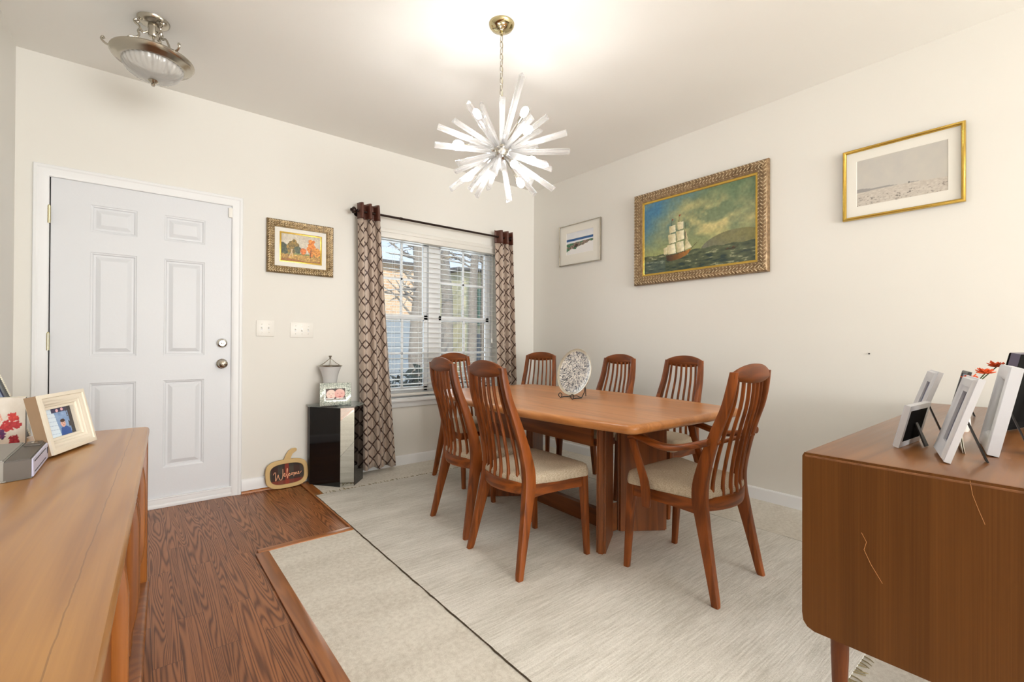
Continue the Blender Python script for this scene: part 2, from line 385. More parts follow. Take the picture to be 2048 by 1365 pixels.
struct(b.build('wall_back', M['wall'], smooth=False))
b = MB(); b.mm((0, YB, FZ), (.14, .14, ZC)); struct(b.build('wall_right', M['wall'], smooth=False))
b = MB(); b.mm((XL - .14, YB, FZ), (XL, .14, ZC)); struct(b.build('wall_left', M['wall'], smooth=False))
b = MB(); b.mm((XL - .14, YB - .14, FZ), (.14, YB, ZC)); struct(b.build('wall_front', M['wall'], smooth=False))

def base_prof(d): return [(0, 0), (-.013, 0), (-.013, .062), (-.010, .074), (-.005, .081), (0, .083)]
def baseboard_x(name, x0, x1, z=0):
    b = MB(); b.loft([[Vector((x, p[0], z + p[1])) for p in base_prof(0)] for x in (x0, x1)]); struct(b.build(name, M['trim'], ang=20))
baseboard_x('baseboard_back', -2.786, -2.335, 0.012); baseboard_x('baseboard_back', -2.335, 0)
b = MB(); b.loft([[Vector((p[0], y, p[1])) for p in base_prof(0)] for y in (0, YB)]); struct(b.build('baseboard_right', M['trim'], ang=20))
b = MB(); b.loft([[Vector((XL - p[0], y, p[1])) for p in base_prof(0)] for y in (0, YB)]); struct(b.build('baseboard_left', M['trim'], ang=20))
qr = [(0, 0)] + [(-.019 * cos(a), .019 * sin(a)) for a in np.linspace(0, pi / 2, 6)]
b = MB(); b.loft([[Vector((x, -.0 + p[0], FZ + p[1])) for p in qr] for x in (-2.786, -2.40)]); struct(b.build('trim_1', M['trimwood_x']))
# oak border strips between the plank floor and the carpet
def strip(name, a, c, m):
    b = MB(); b.mm((a[0], a[1], FZ), (c[0], c[1], .004), .004); return struct(b.build(name, m))
strip('trim_2', (-2.400, -1.088, 0), (-2.330, -.004, 0), M['trimwood'])
strip('trim_3', (-2.880, -1.138, 0), (-2.330, -1.088, 0), M['trimwood_x'])
strip('trim_4', (-2.895, YB, 0), (-2.832, -1.138, 0), M['trimwood'])

# ---- door
dx0, dx1, dz0, dz1 = -3.764, -2.846, .012, 2.042
xs = [dx0, -3.593, -3.372, -3.235, -3.011, dx1]; zs = [dz0, .25, .824, .987, 1.622, 1.743, 1.909, dz1]
b = MB(); yf = .004
def quad(pts): b.bm.faces.new([b.bm.verts.new(p) for p in pts])
for i in range(5):
    for j in range(7):
        x0, x1, z0, z1 = xs[i], xs[i + 1], zs[j], zs[j + 1]
        if i in (1, 3) and j in (1, 3, 5):
            rings = []
            for ins, dp in ((0, 0), (.004, .003), (.010, .004), (.016, .010), (.026, .010), (.046, .002), (.050, .001)):
                rings.append([Vector((x0 + ins, yf + dp, z0 + ins)), Vector((x1 - ins, yf + dp, z0 + ins)), Vector((x1 - ins, yf + dp, z1 - ins)), Vector((x0 + ins, yf + dp, z1 - ins))])
            b.loft(rings, cap=False); quad(rings[-1])
        else: quad([(x0, yf, z0), (x1, yf, z0), (x1, yf, z1), (x0, yf, z1)])
bmesh.ops.remove_doubles(b.bm, verts=b.bm.verts, dist=1e-5)
b.loft([[Vector((dx0, yf, dz0)), Vector((dx1, yf, dz0)), Vector((dx1, yf, dz1)), Vector((dx0, yf, dz1))], [Vector((dx0, .048, dz0)), Vector((dx1, .048, dz0)), Vector((dx1, .048, dz1)), Vector((dx0, .048, dz1))]], cap=False)
b.bm.faces.new([b.bm.verts.new(p) for p in ((dx0, .048, dz0), (dx1, .048, dz0), (dx1, .048, dz1), (dx0, .048, dz1))])
door = struct(b.build('door_1', M['door'], smooth=False))
for z in (1.815, 1.075, .30):
    b = MB(); b.cyl((dx0 - .006, -.006, z - .05), (dx0 - .006, -.006, z + .05), .0075, n=12); b.mm((dx0 - .022, .0005, z - .05), (dx0 - .006, .0035, z + .05), .001)
    for k in range(1, 5): b.cyl((dx0 - .006, -.006, z - .05 + k * .02 - .001), (dx0 - .006, -.006, z - .05 + k * .02 + .001), .0083, n=12)
    b.ball((dx0 - .006, -.006, z + .052), .006, 1); b.build('hinge', M['brass'], door)
def lathe_y(prof, c, n=28):
    b = MB(); b.lathe([(r, z) for r, z in prof], n); b.xf(Matrix.Translation(c) @ Matrix.Rotation(radians(90), 4, 'X')); return b
d = lathe_y([(.0, 0), (.033, 0), (.033, .004), (.029, .011), (.021, .014), (.021, .021), (.019, .024), (0, .025)], (-2.909, yf, 1.069)).build('deadbolt', M['chrome'], door)
b = MB(); b.mm((-2.917, -.040, 1.063), (-2.901, -.022, 1.075), .003); b.build('thumb_turn', M['chrome'], d)
k = lathe_y([(0, 0), (.034, 0), (.034, .004), (.028, .010), (.014, .014), (.012, .030), (.018, .036), (.027, .046), (.029, .056), (.026, .066), (.016, .072), (0, .073)], (-2.908, yf, .926)).build('knob', M['nickel'], door)
b = MB(); b.mm((-2.914, -.073, .921), (-2.902, -.068, .931), .002); b.build('lock_button', M['chrome'], k)
b = MB(); b.mm((dx0 + .002, -.008, .012), (dx1 - .002, .006, .06), .003); b.mm((dx0 + .002, -.013, .052), (dx1 - .002, .006, .062), .003); b.mm((dx0, -.012, FZ), (dx1, .004, .020), .003); b.build('door_sweep', M['trim'], door)
b = MB(); b.mm((dx1 - .030, -.012, 1.955), (dx1 - .006, .006, 2.022), .003); b.build('contact_sensor', M['switch'], door)
b = MB(); b.mm((DX0, .05, FZ), (DX1, .14, DZ)); b.build('door_gap_shade', M['black'], door)  # black slab behind the door stands in for shade in its gaps
b = MB(); prof = [(0, 0), (0, .012), (.004, .017), (.016, .018), (.024, .014), (.030, .014), (.050, .012), (.060, .010), (.066, .006), (.068, 0)]
b.frame(1.050, 2.110, prof, ((-3.837 - 2.787) / 2, 0, 1.049), openb=True); struct(b.build('trim_5', M['trim'], ang=25))

# ---- window: two double-hung units with a mullion between
wf = MB(); y0, y1 = .085, .135
wf.mm((WX0, y0, WZ0), (WX0 + .04, y1, WZ1), .003); wf.mm((WX1 - .04, y0, WZ0), (WX1, y1, WZ1), .003)
wf.mm((WX0, y0, WZ1 - .04), (WX1, y1, WZ1), .003); wf.mm((WX0, y0, WZ0), (WX1, y1, WZ0 + .045), .003)
xm = -1.195; wf.mm((xm - .055, y0 - .012, WZ0), (xm + .055, y1, WZ1), .004)
win = struct(wf.build('window_1', M['trim'], ang=25))
for (a, c) in ((WX0 + .04, xm - .055), (xm + .055, WX1 - .04)):
    for k, (z0, z1, yy) in enumerate(((WZ0 + .045, 1.335, .094), (1.285, WZ1 - .04, .112))):
        s = MB(); w = .038
        s.mm((a, yy, z0), (a + w, yy + .022, z1), .002); s.mm((c - w, yy, z0), (c, yy + .022, z1), .002)
        s.mm((a, yy, z0), (c, yy + .022, z0 + w + .008), .002); s.mm((a, yy, z1 - w - .004), (c, yy + .022, z1), .002)
        m_ = (a + c) / 2; zm = (z0 + z1) / 2
        s.mm((m_ - .011, yy + .003, z0 + w), (m_ + .011, yy + .017, z1 - w), .002); s.mm((a + w, yy + .003, zm - .011), (c - w, yy + .017, zm + .011), .002)
        sh = s.build('sash', M['trim'], win, ang=25)
        p = MB(); p.mm((a + w - .004, yy + .009, z0 + w), (c - w + .004, yy + .012, z1 - w)); p.build('pane', M['pane'], sh, smooth=False)
b = MB(); b.mm((WX0 - .045, -.042, WZ0 - .026), (WX1 + .045, .0, WZ0), .006); b.mm((WX0, -.002, WZ0 - .001), (WX1, .088, WZ0 + .004)); b.mm((WX0 - .03, -.016, WZ0 - .075), (WX1 + .03, 0, WZ0 - .024), .004)
b.build('window_sill', M['trim'], win, ang=25)

# ---- horizontal blind
bl = thing('window_blind', 'white horizontal slatted blind lowered over the window with slats open', 'blind', (-1.15, .035, 2.06))
def rel(o, root): o.matrix_parent_inverse = Matrix.Translation(-Vector(root.location)); return o
b = MB(); b.mm((WX0 + .006, -.018, 1.985), (WX1 - .006, .062, 2.064), .004); b.mm((WX0 + .006, -.024, 2.03), (WX1 - .006, -.014, 2.064), .003); rel(b.build('headrail', M['slat'], bl, ang=25), bl)
b = MB(); nz = 29; zt, zb_ = 1.962, .660; tl = radians(6)
for i in range(nz):
    z = zt + (zb_ - zt) * i / (nz - 1); rg = []
    for x in (WX0 + .010, WX1 - .010):
        q = []
        for yy, dz in ((-.025, -.0005), (-.012, .0022), (0, .0030), (.012, .0022), (.025, -.0005), (.012, -.0006), (0, .0002), (-.012, -.0006)):
            q.append(Vector((x, .036 + yy * cos(tl), z + dz + yy * sin(tl))))
        rg.append(q)
    b.loft(rg)
rel(b.build('slats', M['slat'], bl, ang=60), bl)
b = MB(); b.mm((WX0 + .010, .010, .605), (WX1 - .010, .062, .628), .004); rel(b.build('bottom_rail', M['slat'], bl, ang=25), bl)
b = MB()
for x in (WX0 + .18, -1.36, -.94, WX1 - .18):
    for yy in (.0095, .0625): b.cyl((x, yy, .615), (x, yy, 1.99), .0011, n=5)
rel(b.build('ladder_cord', M['slat'], bl), bl)
b = MB(); b.cyl((WX1 - .07, -.004, 1.12), (WX1 - .07, -.004, 1.985), .0022, n=6); b.lathe([(0, 0), (.007, .004), (.009, .03), (.005, .045), (0, .047)], 10, (WX1 - .07, -.004, 1.08)); rel(b.build('pull_cord', M['slat'], bl), bl)

# ---- curtain rod and curtains
rd = thing('curtain_rod', 'dark bronze curtain rod with turned finials above the window', 'curtain rod', (-1.2, 0, 2.147))
b = MB(); b.cyl((-1.99, -.09, 2.147), (-.46, -.09, 2.147), .0095, n=14); b.cyl((-1.62, -.09, 2.147), (-1.60, -.09, 2.147), .0118, n=14); rel(b.build('pole', M['rod'], rd), rd)
for x, s in ((-1.99, -1), (-.40, 1)):
    b = MB(); b.lathe([(0, 0), (.012, 0), (.012, .006), (.008, .010), (.009, .014), (.022, .020), (.028, .030), (.026, .040), (.016, .047), (.010, .050), (.012, .054), (.007, .060), (0, .061)], 18)
    b.xf(Matrix.Translation((x - s * .03 if s > 0 else x, -.09, 2.147)) @ Matrix.Rotation(s * radians(90), 4, 'Y')); rel(b.build('finial', M['rod'], rd), rd)
for x in (-1.965, -.415):
    b = MB(); b.tube([(x, 0, 2.147), (x, -.09, 2.147)], .007, 8)
    b.cyl((x, -.006, 2.147), (x, 0, 2.147), .024, n=16); rel(b.build('bracket', M['rod'], rd), rd)
def grid_mesh(name, P, UV, mat, parent, thick=.0025):
    nr, nc = P.shape[:2]
    f = [(i * nc + j, i * nc + j + 1, (i + 1) * nc + j + 1, (i + 1) * nc + j) for i in range(nr - 1) for j in range(nc - 1)]
    me = bpy.data.meshes.new(name); me.from_pydata([tuple(p) for p in P.reshape(-1, 3)], [], f)
    if UV is not None:
        uvl = me.uv_layers.new(name='UVMap'); uv = UV.reshape(-1, 2)
        for l in me.loops: uvl.data[l.index].uv = uv[l.vertex_index]
    for p in me.polygons: p.use_smooth = True
    o = link(name, me, mat, parent)
    if thick:
        md = o.modifiers.new('thickness', 'SOLIDIFY'); md.thickness = thick; md.offset = 0
    return o
def curtain(name, label, x0t, x1t, x0b, x1b, ztop, zbot, folds, ph, lean):
    c = thing(name, label, 'curtain', ((x0t + x1t) / 2, -.09, ztop), group='trellis curtains at the window')
    nc, nr = 120, 60; s = np.linspace(0, 1, nc)
    def surf(zs, a0, header=False):
        P = np.zeros((len(zs), nc, 3)); UV = np.zeros((len(zs), nc, 2))
        for i, z in enumerate(zs):
            t = (ztop - z) / (ztop - zbot); xa = x0t + (x0b - x0t) * t; xb = x1t + (x1b - x1t) * t
            amp = a0 * (1 - .2 * t)
            w = 2 * pi * folds * s + ph + .25 * sin(3 * t)
            yy = np.sin(w) * amp + .010 * np.sin(2.1 * w + 2 * t) * (.4 + t)
            xx = xa + (xb - xa) * (s - .018 * np.sin(2 * w))
            P[i, :, 0] = xx; P[i, :, 1] = -.096 + yy - lean * t * (.3 + .7 * s); P[i, :, 2] = z + (.006 * np.sin(w) if t > .97 else 0)
            UV[i, :, 1] = z
        mid = P[len(zs) // 2]; arc = np.concatenate([[0], np.cumsum(np.hypot(np.diff(mid[:, 0]), np.diff(mid[:, 1])))]); UV[:, :, 0] = arc[None, :] + .02
        return P, UV
    P, UV = surf(np.linspace(ztop - .125, zbot, nr), .024)
    rel(grid_mesh('panel', P, UV, M['curtain'], c), c)
    P, UV = surf(np.linspace(ztop, ztop - .128, 8), .030)
    rel(grid_mesh('header_band', P, UV, M['band'], c, .004), c)
    return c
curtain('curtain', 'taupe diamond trellis curtain beside the small black and mirrored cabinet', -1.992, -1.815, -1.958, -1.672, 2.212, .045, 2.6, 2.2, .035)
curtain('curtain', 'taupe diamond trellis curtain nearest the corner of the room, on the right of the window', -.592, -.395, -.525, -.312, 2.212, .045, 2.6, .4, .0)

# ================================================================== OUTSIDE THE WINDOW
M['lawn'] = plain('winter_lawn', (128, 116, 88), .95, var=.3, scale=3)
b = MB(); b.mm((-12, .16, -.7), (26, 30, -.55)); struct(b.build('ground', M['lawn'], smooth=False))
def mat_brick(name, c1, c2, mo, sc):
    m, nt, out = new(name); c = coord(nt); s = nd(nt, 'ShaderNodeSeparateXYZ', {0: c})
    v = nd(nt, 'ShaderNodeCombineXYZ', {0: mth(nt, 'ADD', s.outputs[0], s.outputs[1]), 1: s.outputs[2], 2: 0.0}).outputs[0]
    bk = nd(nt, 'ShaderNodeTexBrick', {'Vector': v, 'Color1': lin4(c1), 'Color2': lin4(c2), 'Mortar': lin4(mo), 'Scale': 1, 'Mortar Size': .008, 'Brick Width': .21 * sc, 'Row Height': .075 * sc})
    finish(nt, out, bk.outputs[0], .9); return m
M['brick'] = mat_brick('tan_orange_brick', (228, 196, 160), (214, 172, 132), (228, 218, 204), 1.3)
M['siding'] = plain('blue_grey_siding', (146, 156, 166), .7, var=.06)
M['siding2'] = plain('pale_yellow_siding', (196, 188, 150), .7, var=.06)
M['roofing'] = plain('grey_shingles', (92, 88, 88), .9, var=.2, scale=20)
M['bark'] = plain('grey_brown_bark', (140, 130, 120), .95, var=.35, scale=12, bmp=.6, bscale=20)
M['darkglass'] = plain('dark_window_pane', (70, 84, 98), .08, var=.1)
M['green'] = plain('green_shutter', (96, 140, 116), .6)
h = thing('neighbour_house', 'tan brick house with a grey garage door seen through the window blind', 'house', (3.4, 12, -.55))
b = MB(); b.mm((1.6, 12, -.55), (5.0, 17, 3.95)); rel(b.build('wall', M['brick'], h, smooth=False), h)
b = MB(); b.prism([(11.7, 3.93), (17.3, 4.35), (17.3, 4.45), (11.7, 4.03)], 1.3, 5.3, 'x'); rel(b.build('roof', M['roofing'], h, smooth=False), h)
b = MB(); b.mm((2.4, 11.95, -.55), (4.5, 12.01, 1.9)); 
for k in range(5): b.mm((2.45, 11.93, -.5 + k * .48), (4.45, 11.96, -.08 + k * .48), .01)
rel(b.build('garage_door', M['siding'], h, smooth=False), h)
h = thing('neighbour_house', 'pale yellow house with green shutters seen through the right half of the blind', 'house', (10, 14, -.55))
b = MB(); b.mm((8.2, 14, -.55), (14, 19, 4.4)); rel(b.build('wall', M['siding2'], h, smooth=False), h)
b = MB(); b.prism([(13.6, 4.38), (19.3, 4.8), (19.3, 4.92), (13.6, 4.5)], 7.9, 14.3, 'x'); rel(b.build('roof', M['roofing'], h, smooth=False), h)
b = MB(); b.mm((8.95, 13.93, 1.9), (9.45, 14.0, 3.6)); rel(b.build('shutter', M['green'], h, smooth=False), h)
b = MB(); b.mm((8.6, 13.95, -.3), (9.6, 14.01, 1.5)); rel(b.build('pane', M['darkglass'], h, smooth=False), h)
random.seed(5)
def tree(label, x, y, r, hgt, lean, br):
    t = thing('bare_tree', label, 'tree', (x, y, -.55), group='bare trees outside the window')
    b = MB(); pts = [(lean * (k / 8) ** 1.3 + .05 * sin(k * 1.7 + x), .04 * cos(k + x), -.02 + hgt * k / 8) for k in range(9)]
    b.tube(pts, [r * (1.25 if k == 0 else 1 - .5 * k / 8) for k in range(9)], 12); b.build('trunk', M['bark'], t)
    b = MB()
    for i in range(br):
        z = hgt * (random.uniform(.35, .95) if i > 9 else random.uniform(.44, .68)); k = z / hgt; a = random.uniform(0, 2 * pi) if i > 9 else pi + random.uniform(-.6, .6)
        L = random.uniform(.6, 1.2) * hgt / 5.5; kk = k * 8; k_ = min(7, int(kk)); p = Vector(pts[k_]).lerp(Vector(pts[k_ + 1]), kk - k_); q = [p]; dv = Vector((cos(a), sin(a) * .5, random.uniform(.0, .5)))
        for s_ in range(6):
            dv = (dv + Vector((random.uniform(-.35, .35), random.uniform(-.3, .3), random.uniform(-.22, .3)))).normalized(); p = p + dv * L / 6; q.append(p)
        b.tube(q, [r * .18 * (1 - .8 * j / 6) for j in range(7)], 5)
        for e in range(3):
            p = q[2 + e]; dv = Vector((random.uniform(-1, 1), random.uniform(-.6, .6), random.uniform(-.2, .9))).normalized(); w = [p]
            for s_ in range(3): dv = (dv + Vector((random.uniform(-.4, .4),) * 3)).normalized(); p = p + dv * L / 9; w.append(p)
            b.tube(w, [.012, .009, .006, .003], 4)
    b.build('branch', M['bark'], t)
tree('thick grey trunk seen through the middle of the left half of the blind', .76, 4.2, .17, 5.5, .1, 22)
tree('grey trunk seen just right of the mullion of the window', 2.92, 6.6, .18, 7.5, -.25, 9)
tree('slim bare tree seen through the middle of the right half of the blind', 5.38, 9.2, .18, 9, .3, 9)
tree('tall bare tree seen near the right edge of the blind', 7.5, 11.2, .30, 10, -.15, 9)
M['leaf'] = plain('dark_shrub_leaf', (66, 72, 50), .6, var=.6, scale=30)
def shrub(label, x, y, s, n):
    b = MB(); rnd = random.Random(int(x * 100))
    for i in range(n):
        a, e, rr = rnd.uniform(0, 6.28), rnd.uniform(-.2, 1.4), s * rnd.uniform(.35, 1)
        p = Vector((x + rr * cos(a) * cos(e), y + rr * sin(a) * cos(e) * .8, -.45 + rr * (sin(e) * 1.15 + .15))); d1 = Vector((rnd.uniform(-1, 1), rnd.uniform(-1, 1), rnd.uniform(-.6, 1))).normalized(); d2 = d1.orthogonal().normalized(); L = s * .10
        vs = [b.bm.verts.new(p + d1 * L * u + d2 * L * v) for u, v in ((-1, 0), (0, -.45), (1, 0), (0, .45))]; b.bm.faces.new(vs)
    return tag(b.build('shrub', M['leaf'], smooth=False), label, 'shrub')
shrub('dark leafy shrub just outside the lower left of the window', -.30, 1.75, .95, 1500)
shrub('dark low shrub outside the lower right of the window', 1.35, 1.95, .85, 900)
# ================================================================== RUG
RZ = .0066
rug = thing('area_rug', 'large ivory ribbed rug with dark bound edges under the dining table', 'rug', (-1.46, -1.9, 0))
rx0, rx1, ry0, ry1 = -2.388, -.55, -3.305, -.40
b = MB(); b.mm((rx0, ry0, .0002), (rx1, ry1, .0060), .002); rel(b.build('pile', M['rug'], rug), rug)
def wavy(p, q, n, a, seed):
    rnd = random.Random(seed); return [Vector((p[0] + (q[0] - p[0]) * t + rnd.uniform(-a, a), p[1] + (q[1] - p[1]) * t + rnd.uniform(-a, a), .0022 + rnd.uniform(0, .0008))) for t in np.linspace(0, 1, n)]
for k, (p, q) in enumerate((((rx0, ry0), (rx0, ry1)), ((rx1, ry0), (rx1, ry1)))):
    b = MB(); b.tube(wavy(p, q, 90, .0022, k), .0034, 6); rel(b.build('bound_edge', M['rugedge'], rug), rug)
b = MB(); rnd = random.Random(3)
for yy, s in ((ry1, 1), (ry0, -1)):
    x = rx0
    while x < rx1:
        L = rnd.uniform(.012, .04) if x > -2.15 else rnd.uniform(.03, .075); dx = rnd.uniform(-.02, .02)
        b.tube([(x, yy - s * .004, .0035), (x + dx * .5, yy + s * L * .6, .004), (x + dx, yy + s * L, .0025)], [.0022, .002, .0014], 5)
        x += rnd.uniform(.006, .03)
M['fringe'] = plain('rug_fringe', (150, 138, 104), .95, var=.5, scale=60)
fr_ = rel(b.build('fringe', M['fringe'], rug), rug); fr_['kind'] = 'stuff'

# ================================================================== DINING CHAIRS (local: +X is the front, floor at z = 0)
PZ = [0, .16, .32, .40, .47, .55, .64, .73, .80, .90, .957]
PX = [0, .029, .057, .069, .070, .057, .035, .007, -.018, -.040, -.046]
PD = [.030, .042, .056, .064, .063, .057, .050, .044, .040, .036, .030]
def chair(name, label, group, seat_w=.235, wk=(.222, .188, .146), arms=False):
    t = thing(name, label, 'chair', (0, 0, 0), 0, group)
    def back(z): return -.24 + float(hermite(PZ, PX, np.array([z]))[0])
    def dep(z): return float(hermite(PZ, PD, np.array([z]))[0])
    def yo(z): return float(hermite([0, .40, .957], [wk[0], wk[1], wk[2]], np.array([z]))[0])
    for s in (-1, 1):
        b = MB(); rings = []
        for z in np.linspace(0, .957, 46):
            d = dep(z) / 2; w = .0165 + .004 * np.exp(-((z - .42) / .12) ** 2) - .003 * (z < .02)
            rings.append(rrect(back(z) + d, s * (yo(z) - w), d, w, z))
        b.loft(rings); b.build('rear_post', M['chair'], t)
    for s in (-1, 1):
        b = MB(); rings = []
        for z in np.linspace(0, .408, 12):
            k = z / .408; rings.append(rrect(.218 - .026 * k, s * (wk[0] - .018 - .004 * k), .0135 + .008 * k, .0135 + .006 * k, z, .5))
        b.loft(rings); b.build('leg', M['chair'], t)
    # top rail: a lens between the two posts
    b = MB(); rings = []; yt = yo(.95)
    for f in np.linspace(-1, 1, 25):
        q = 1 - f * f; x = back(.95) + .015 - .016 * q; z1 = .951 + .040 * q ** .8; z0 = .926 - .020 * q
        cz, hz, hx = (z0 + z1) / 2, (z1 - z0) / 2, .0135
        rings.append([Vector((x + hx * cos(a) * (abs(cos(a)) ** -.4 if abs(cos(a)) > .05 else 1) * .8, f * yt, cz + hz * sin(a))) for a in np.linspace(0, 2 * pi, 14, endpoint=False)])
    b.loft(rings); b.build('top_rail', M['chair_y'], t)
    # bowed rail behind the seat that carries the slats
    b = MB(); rings = []; ys = yo(.39) - .02
    def bow(f): return .052 * (1 - f * f)
    for f in np.linspace(-1, 1, 25):
        x = back(.39) + .028 - bow(f)
        rings.append([Vector((x + u, f * ys, v)) for u, v in ((-.013, .362), (-.016, .372), (-.017, .405), (-.012, .418), (.008, .420), (.013, .414), (.014, .366), (.008, .360))])
    b.loft(rings); b.build('back_rail', M['chair_y'], t)
    for k in range(6):
        f = (k - 2.5) / 3.22; b = MB(); rings = []
        for z in np.linspace(.408, .925, 30):
            g = (z - .408) / (.925 - .408)
            x = back(z) + .022 - bow(f) * (1 - g) - .012 * (1 - f * f) * g - .004 * sin(pi * g)
            y = f * ((yo(.41) - .030) * (1 - g) + (yo(.93) - .026) * g)
            w = .0072 - .0012 * g + .0025 * (1 - min(1, g * 8)); rings.append(rrect(x, y, .0075, w, z, .6))
        b.loft(rings); b.build('slat', M['chair'], t)
    # seat rails
    for s in (-1, 1):
        b = MB(); b.loft([[Vector((x, s * y + u, v)) for u, v in ((-.011, .350 + dz), (.011, .350 + dz), (.011, .406), (-.011, .406))] for x, y, dz in ((-.165, wk[1] - .018, -.006), (-.05, wk[1] - .010, .002), (.08, wk[0] - .026, .006), (.185, wk[0] - .022, .0))])
        b.build('side_rail', M['chair_x'], t)
    b = MB(); b.mm((.178, -wk[0] + .03, .352), (.200, wk[0] - .03, .406), .003); b.build('front_rail', M['chair_y'], t)
    # upholstered seat
    out = []
    wr, wf_ = wk[1] + .008, seat_w
    crn = [(-.168, wr - .024), (.222, wf_)]
    poly = []
    def arc(cx, cy, r, a0, a1, n=6): return [(cx + r * cos(a), cy + r * sin(a)) for a in np.linspace(a0, a1, n)]
    poly += arc(.222 - .045, wf_ - .045, .045, 0, pi / 2); poly += [(x, wf_ + (wr - .02 - wf_) * ((.177 - x) / .33)) for x in np.linspace(.13, -.12, 8)]
    poly += arc(-.168 + .02, wr - .044, .02, pi / 2, pi, 4); poly += [(-.168 - .030 * (1 - (y / (wr - .04)) ** 2), y) for y in np.linspace(wr - .06, -(wr - .06), 9)]
    poly += arc(-.168 + .02, -(wr - .044), .02, pi, 1.5 * pi, 4); poly += [(x, -(wf_ + (wr - .02 - wf_) * ((.177 - x) / .33))) for x in np.linspace(-.12, .13, 8)]
    poly += arc(.222 - .045, -(wf_ - .045), .045, 1.5 * pi, 2 * pi); poly += [(.222 + .010 * (1 - (y / (wf_ - .05)) ** 2), y) for y in np.linspace(-(wf_ - .07), wf_ - .07, 8)]
    def surf(k, z):
        return [Vector((x * k + .02 * (1 - k), y * k, z + (.012 * (x / .22) ** 2 * (1 if x > 0 else .4) - .012 * (1 - min(1, (abs(y * k) / wf_)) ** 2) * (1 - .5 * abs(x * k) / .22)) * (k < .99))) for x, y in poly]
    rings = [surf(.955, .404), surf(.992, .408), surf(1.0, .420), surf(.995, .434), surf(.97, .447), surf(.92, .456), surf(.83, .461), surf(.66, .463), surf(.42, .464), surf(.18, .464)]
    b = MB(); b.loft(rings); b.build('seat', M['fabric'], t, ang=60)
    if arms:
        for s in (-1, 1):
            b = MB(); ya = seat_w + .022; rings = []
            AX = [-.200, -.15, -.09, -.02, .06, .11, .150, .165]; AZ = [.668, .650, .632, .622, .634, .645, .648, .640]; AY = [-.030, -.014, -.003, .004, .008, .008, .006, .004]
            for x in np.linspace(-.200, .165, 30):
                z = float(hermite(AX, AZ, np.array([x]))[0]); y = s * (ya + float(hermite(AX, AY, np.array([x]))[0])); hw = .017 + .012 * min(1, (x + .2) / .12) - .008 * max(0, (x - .09) / .075); hz = .0155
                rings.append([Vector((x, y + hw * cos(a), z + hz * sin(a))) for a in np.linspace(0, 2 * pi, 12, endpoint=False)])
            b.loft(rings); b.build('armrest', M['chair_x'], t)
            b = MB(); rings = []
            for x, z, hw in ((.150, .646, .016), (.150, .630, .019), (.140, .59, .0175), (.112, .52, .0175), (.088, .455, .020), (.078, .40, .021), (.076, .345, .020), (.076, .335, .017)):
                rings.append(rrect(x, s * (ya + .003), hw, .011, z, .6))
            b.loft(rings); b.build('arm_support', M['chair'], t)
        b = MB(); b.cyl((back(.655) + .012, -yo(.655) + .012, .655), (back(.655) + .012, yo(.655) - .012, .655), .0085, n=12); b.build('cross_bar', M['chair_y'], t)
        for s in (-1, 1):
            b = MB(); b.ball((back(.655) - .001, s * (yo(.655) - .017), .655), (.004, .007, .007), 1); b.build('peg', M['chair'], t)
    return t
G = 'teak slat-back dining chairs without arms'
c0 = chair('dining_chair', 'armless teak slat-back chair on the near long side of the table, closer to the armchair', G)
c0.location = (-1.79, -1.978, RZ); c0.rotation_euler.z = radians(-1.5)
dup(c0, (-1.728, -1.469, RZ), radians(-4), 'armless teak slat-back chair on the near long side of the table, closer to the curtains')
dup(c0, (-1.29, -.705, RZ), radians(-91), 'teak slat-back chair at the far end of the table in front of the window blind')
dup(c0, (-.60, -.66, RZ), radians(-149), 'teak slat-back chair turned diagonally at the far table corner near the right curtain')
dup(c0, (-.665, -1.475, RZ), radians(181), 'teak slat-back chair against the wall side of the table, behind and beside the mosaic plate')
dup(c0, (-.612, -1.985, RZ), radians(178), 'teak slat-back chair against the wall side of the table, below the ship painting')
arm = chair('dining_armchair', 'teak slat-back armchair with curved arms at the near end of the table', None, .232, (.225, .200, .170), True)
arm.location = (-1.318, -2.615, RZ); arm.rotation_euler.z = radians(90)

# ================================================================== DINING TABLE
tb = thing('dining_table', 'long teak dining table with boat-shaped top and splayed panel pedestals on the rug', 'table', (-1.235, -1.69, RZ + .001), radians(-2.2))
TH = .729 - RZ; HL = .918
def outline():
    pts = []; r = .058; ye = HL - r; xw = lambda y: .572 - .112 * (y / HL) ** 2
    xc = xw(ye) - r
    for y in np.linspace(-ye, ye, 70, endpoint=False): pts.append(Vector((xw(y), y, 0)))
    for a in np.linspace(0, pi / 2, 14, endpoint=False): pts.append(Vector((xc + r * cos(a), ye + r * sin(a), 0)))
    for x in np.linspace(xc, -xc, 40, endpoint=False): pts.append(Vector((x, HL + .006 * (1 - (x / xc) ** 2), 0)))
    return pts + [Vector((-xc + r * cos(a), ye + r * sin(a), 0)) for a in np.linspace(pi / 2, pi, 14, endpoint=False)] + \
        [Vector((-xw(y), y, 0)) for y in np.linspace(ye, -ye, 70, endpoint=False)] + [Vector((-xc + r * cos(a), -ye + r * sin(a), 0)) for a in np.linspace(pi, 1.5 * pi, 14, endpoint=False)] + \
        [Vector((x, -HL - .006 * (1 - (x / xc) ** 2), 0)) for x in np.linspace(-xc, xc, 40, endpoint=False)] + [Vector((xc + r * cos(a), -ye + r * sin(a), 0)) for a in np.linspace(1.5 * pi, 2 * pi, 14, endpoint=False)]
ol = outline()
def inset(d, z):
    r = []
    n = len(ol)
    for i in range(n):
        tdir = (ol[(i + 1) % n] - ol[i - 1]).normalized(); nrm = Vector((tdir.y, -tdir.x, 0)); r.append(ol[i] - nrm * d + Vector((0, 0, z)))
    return r
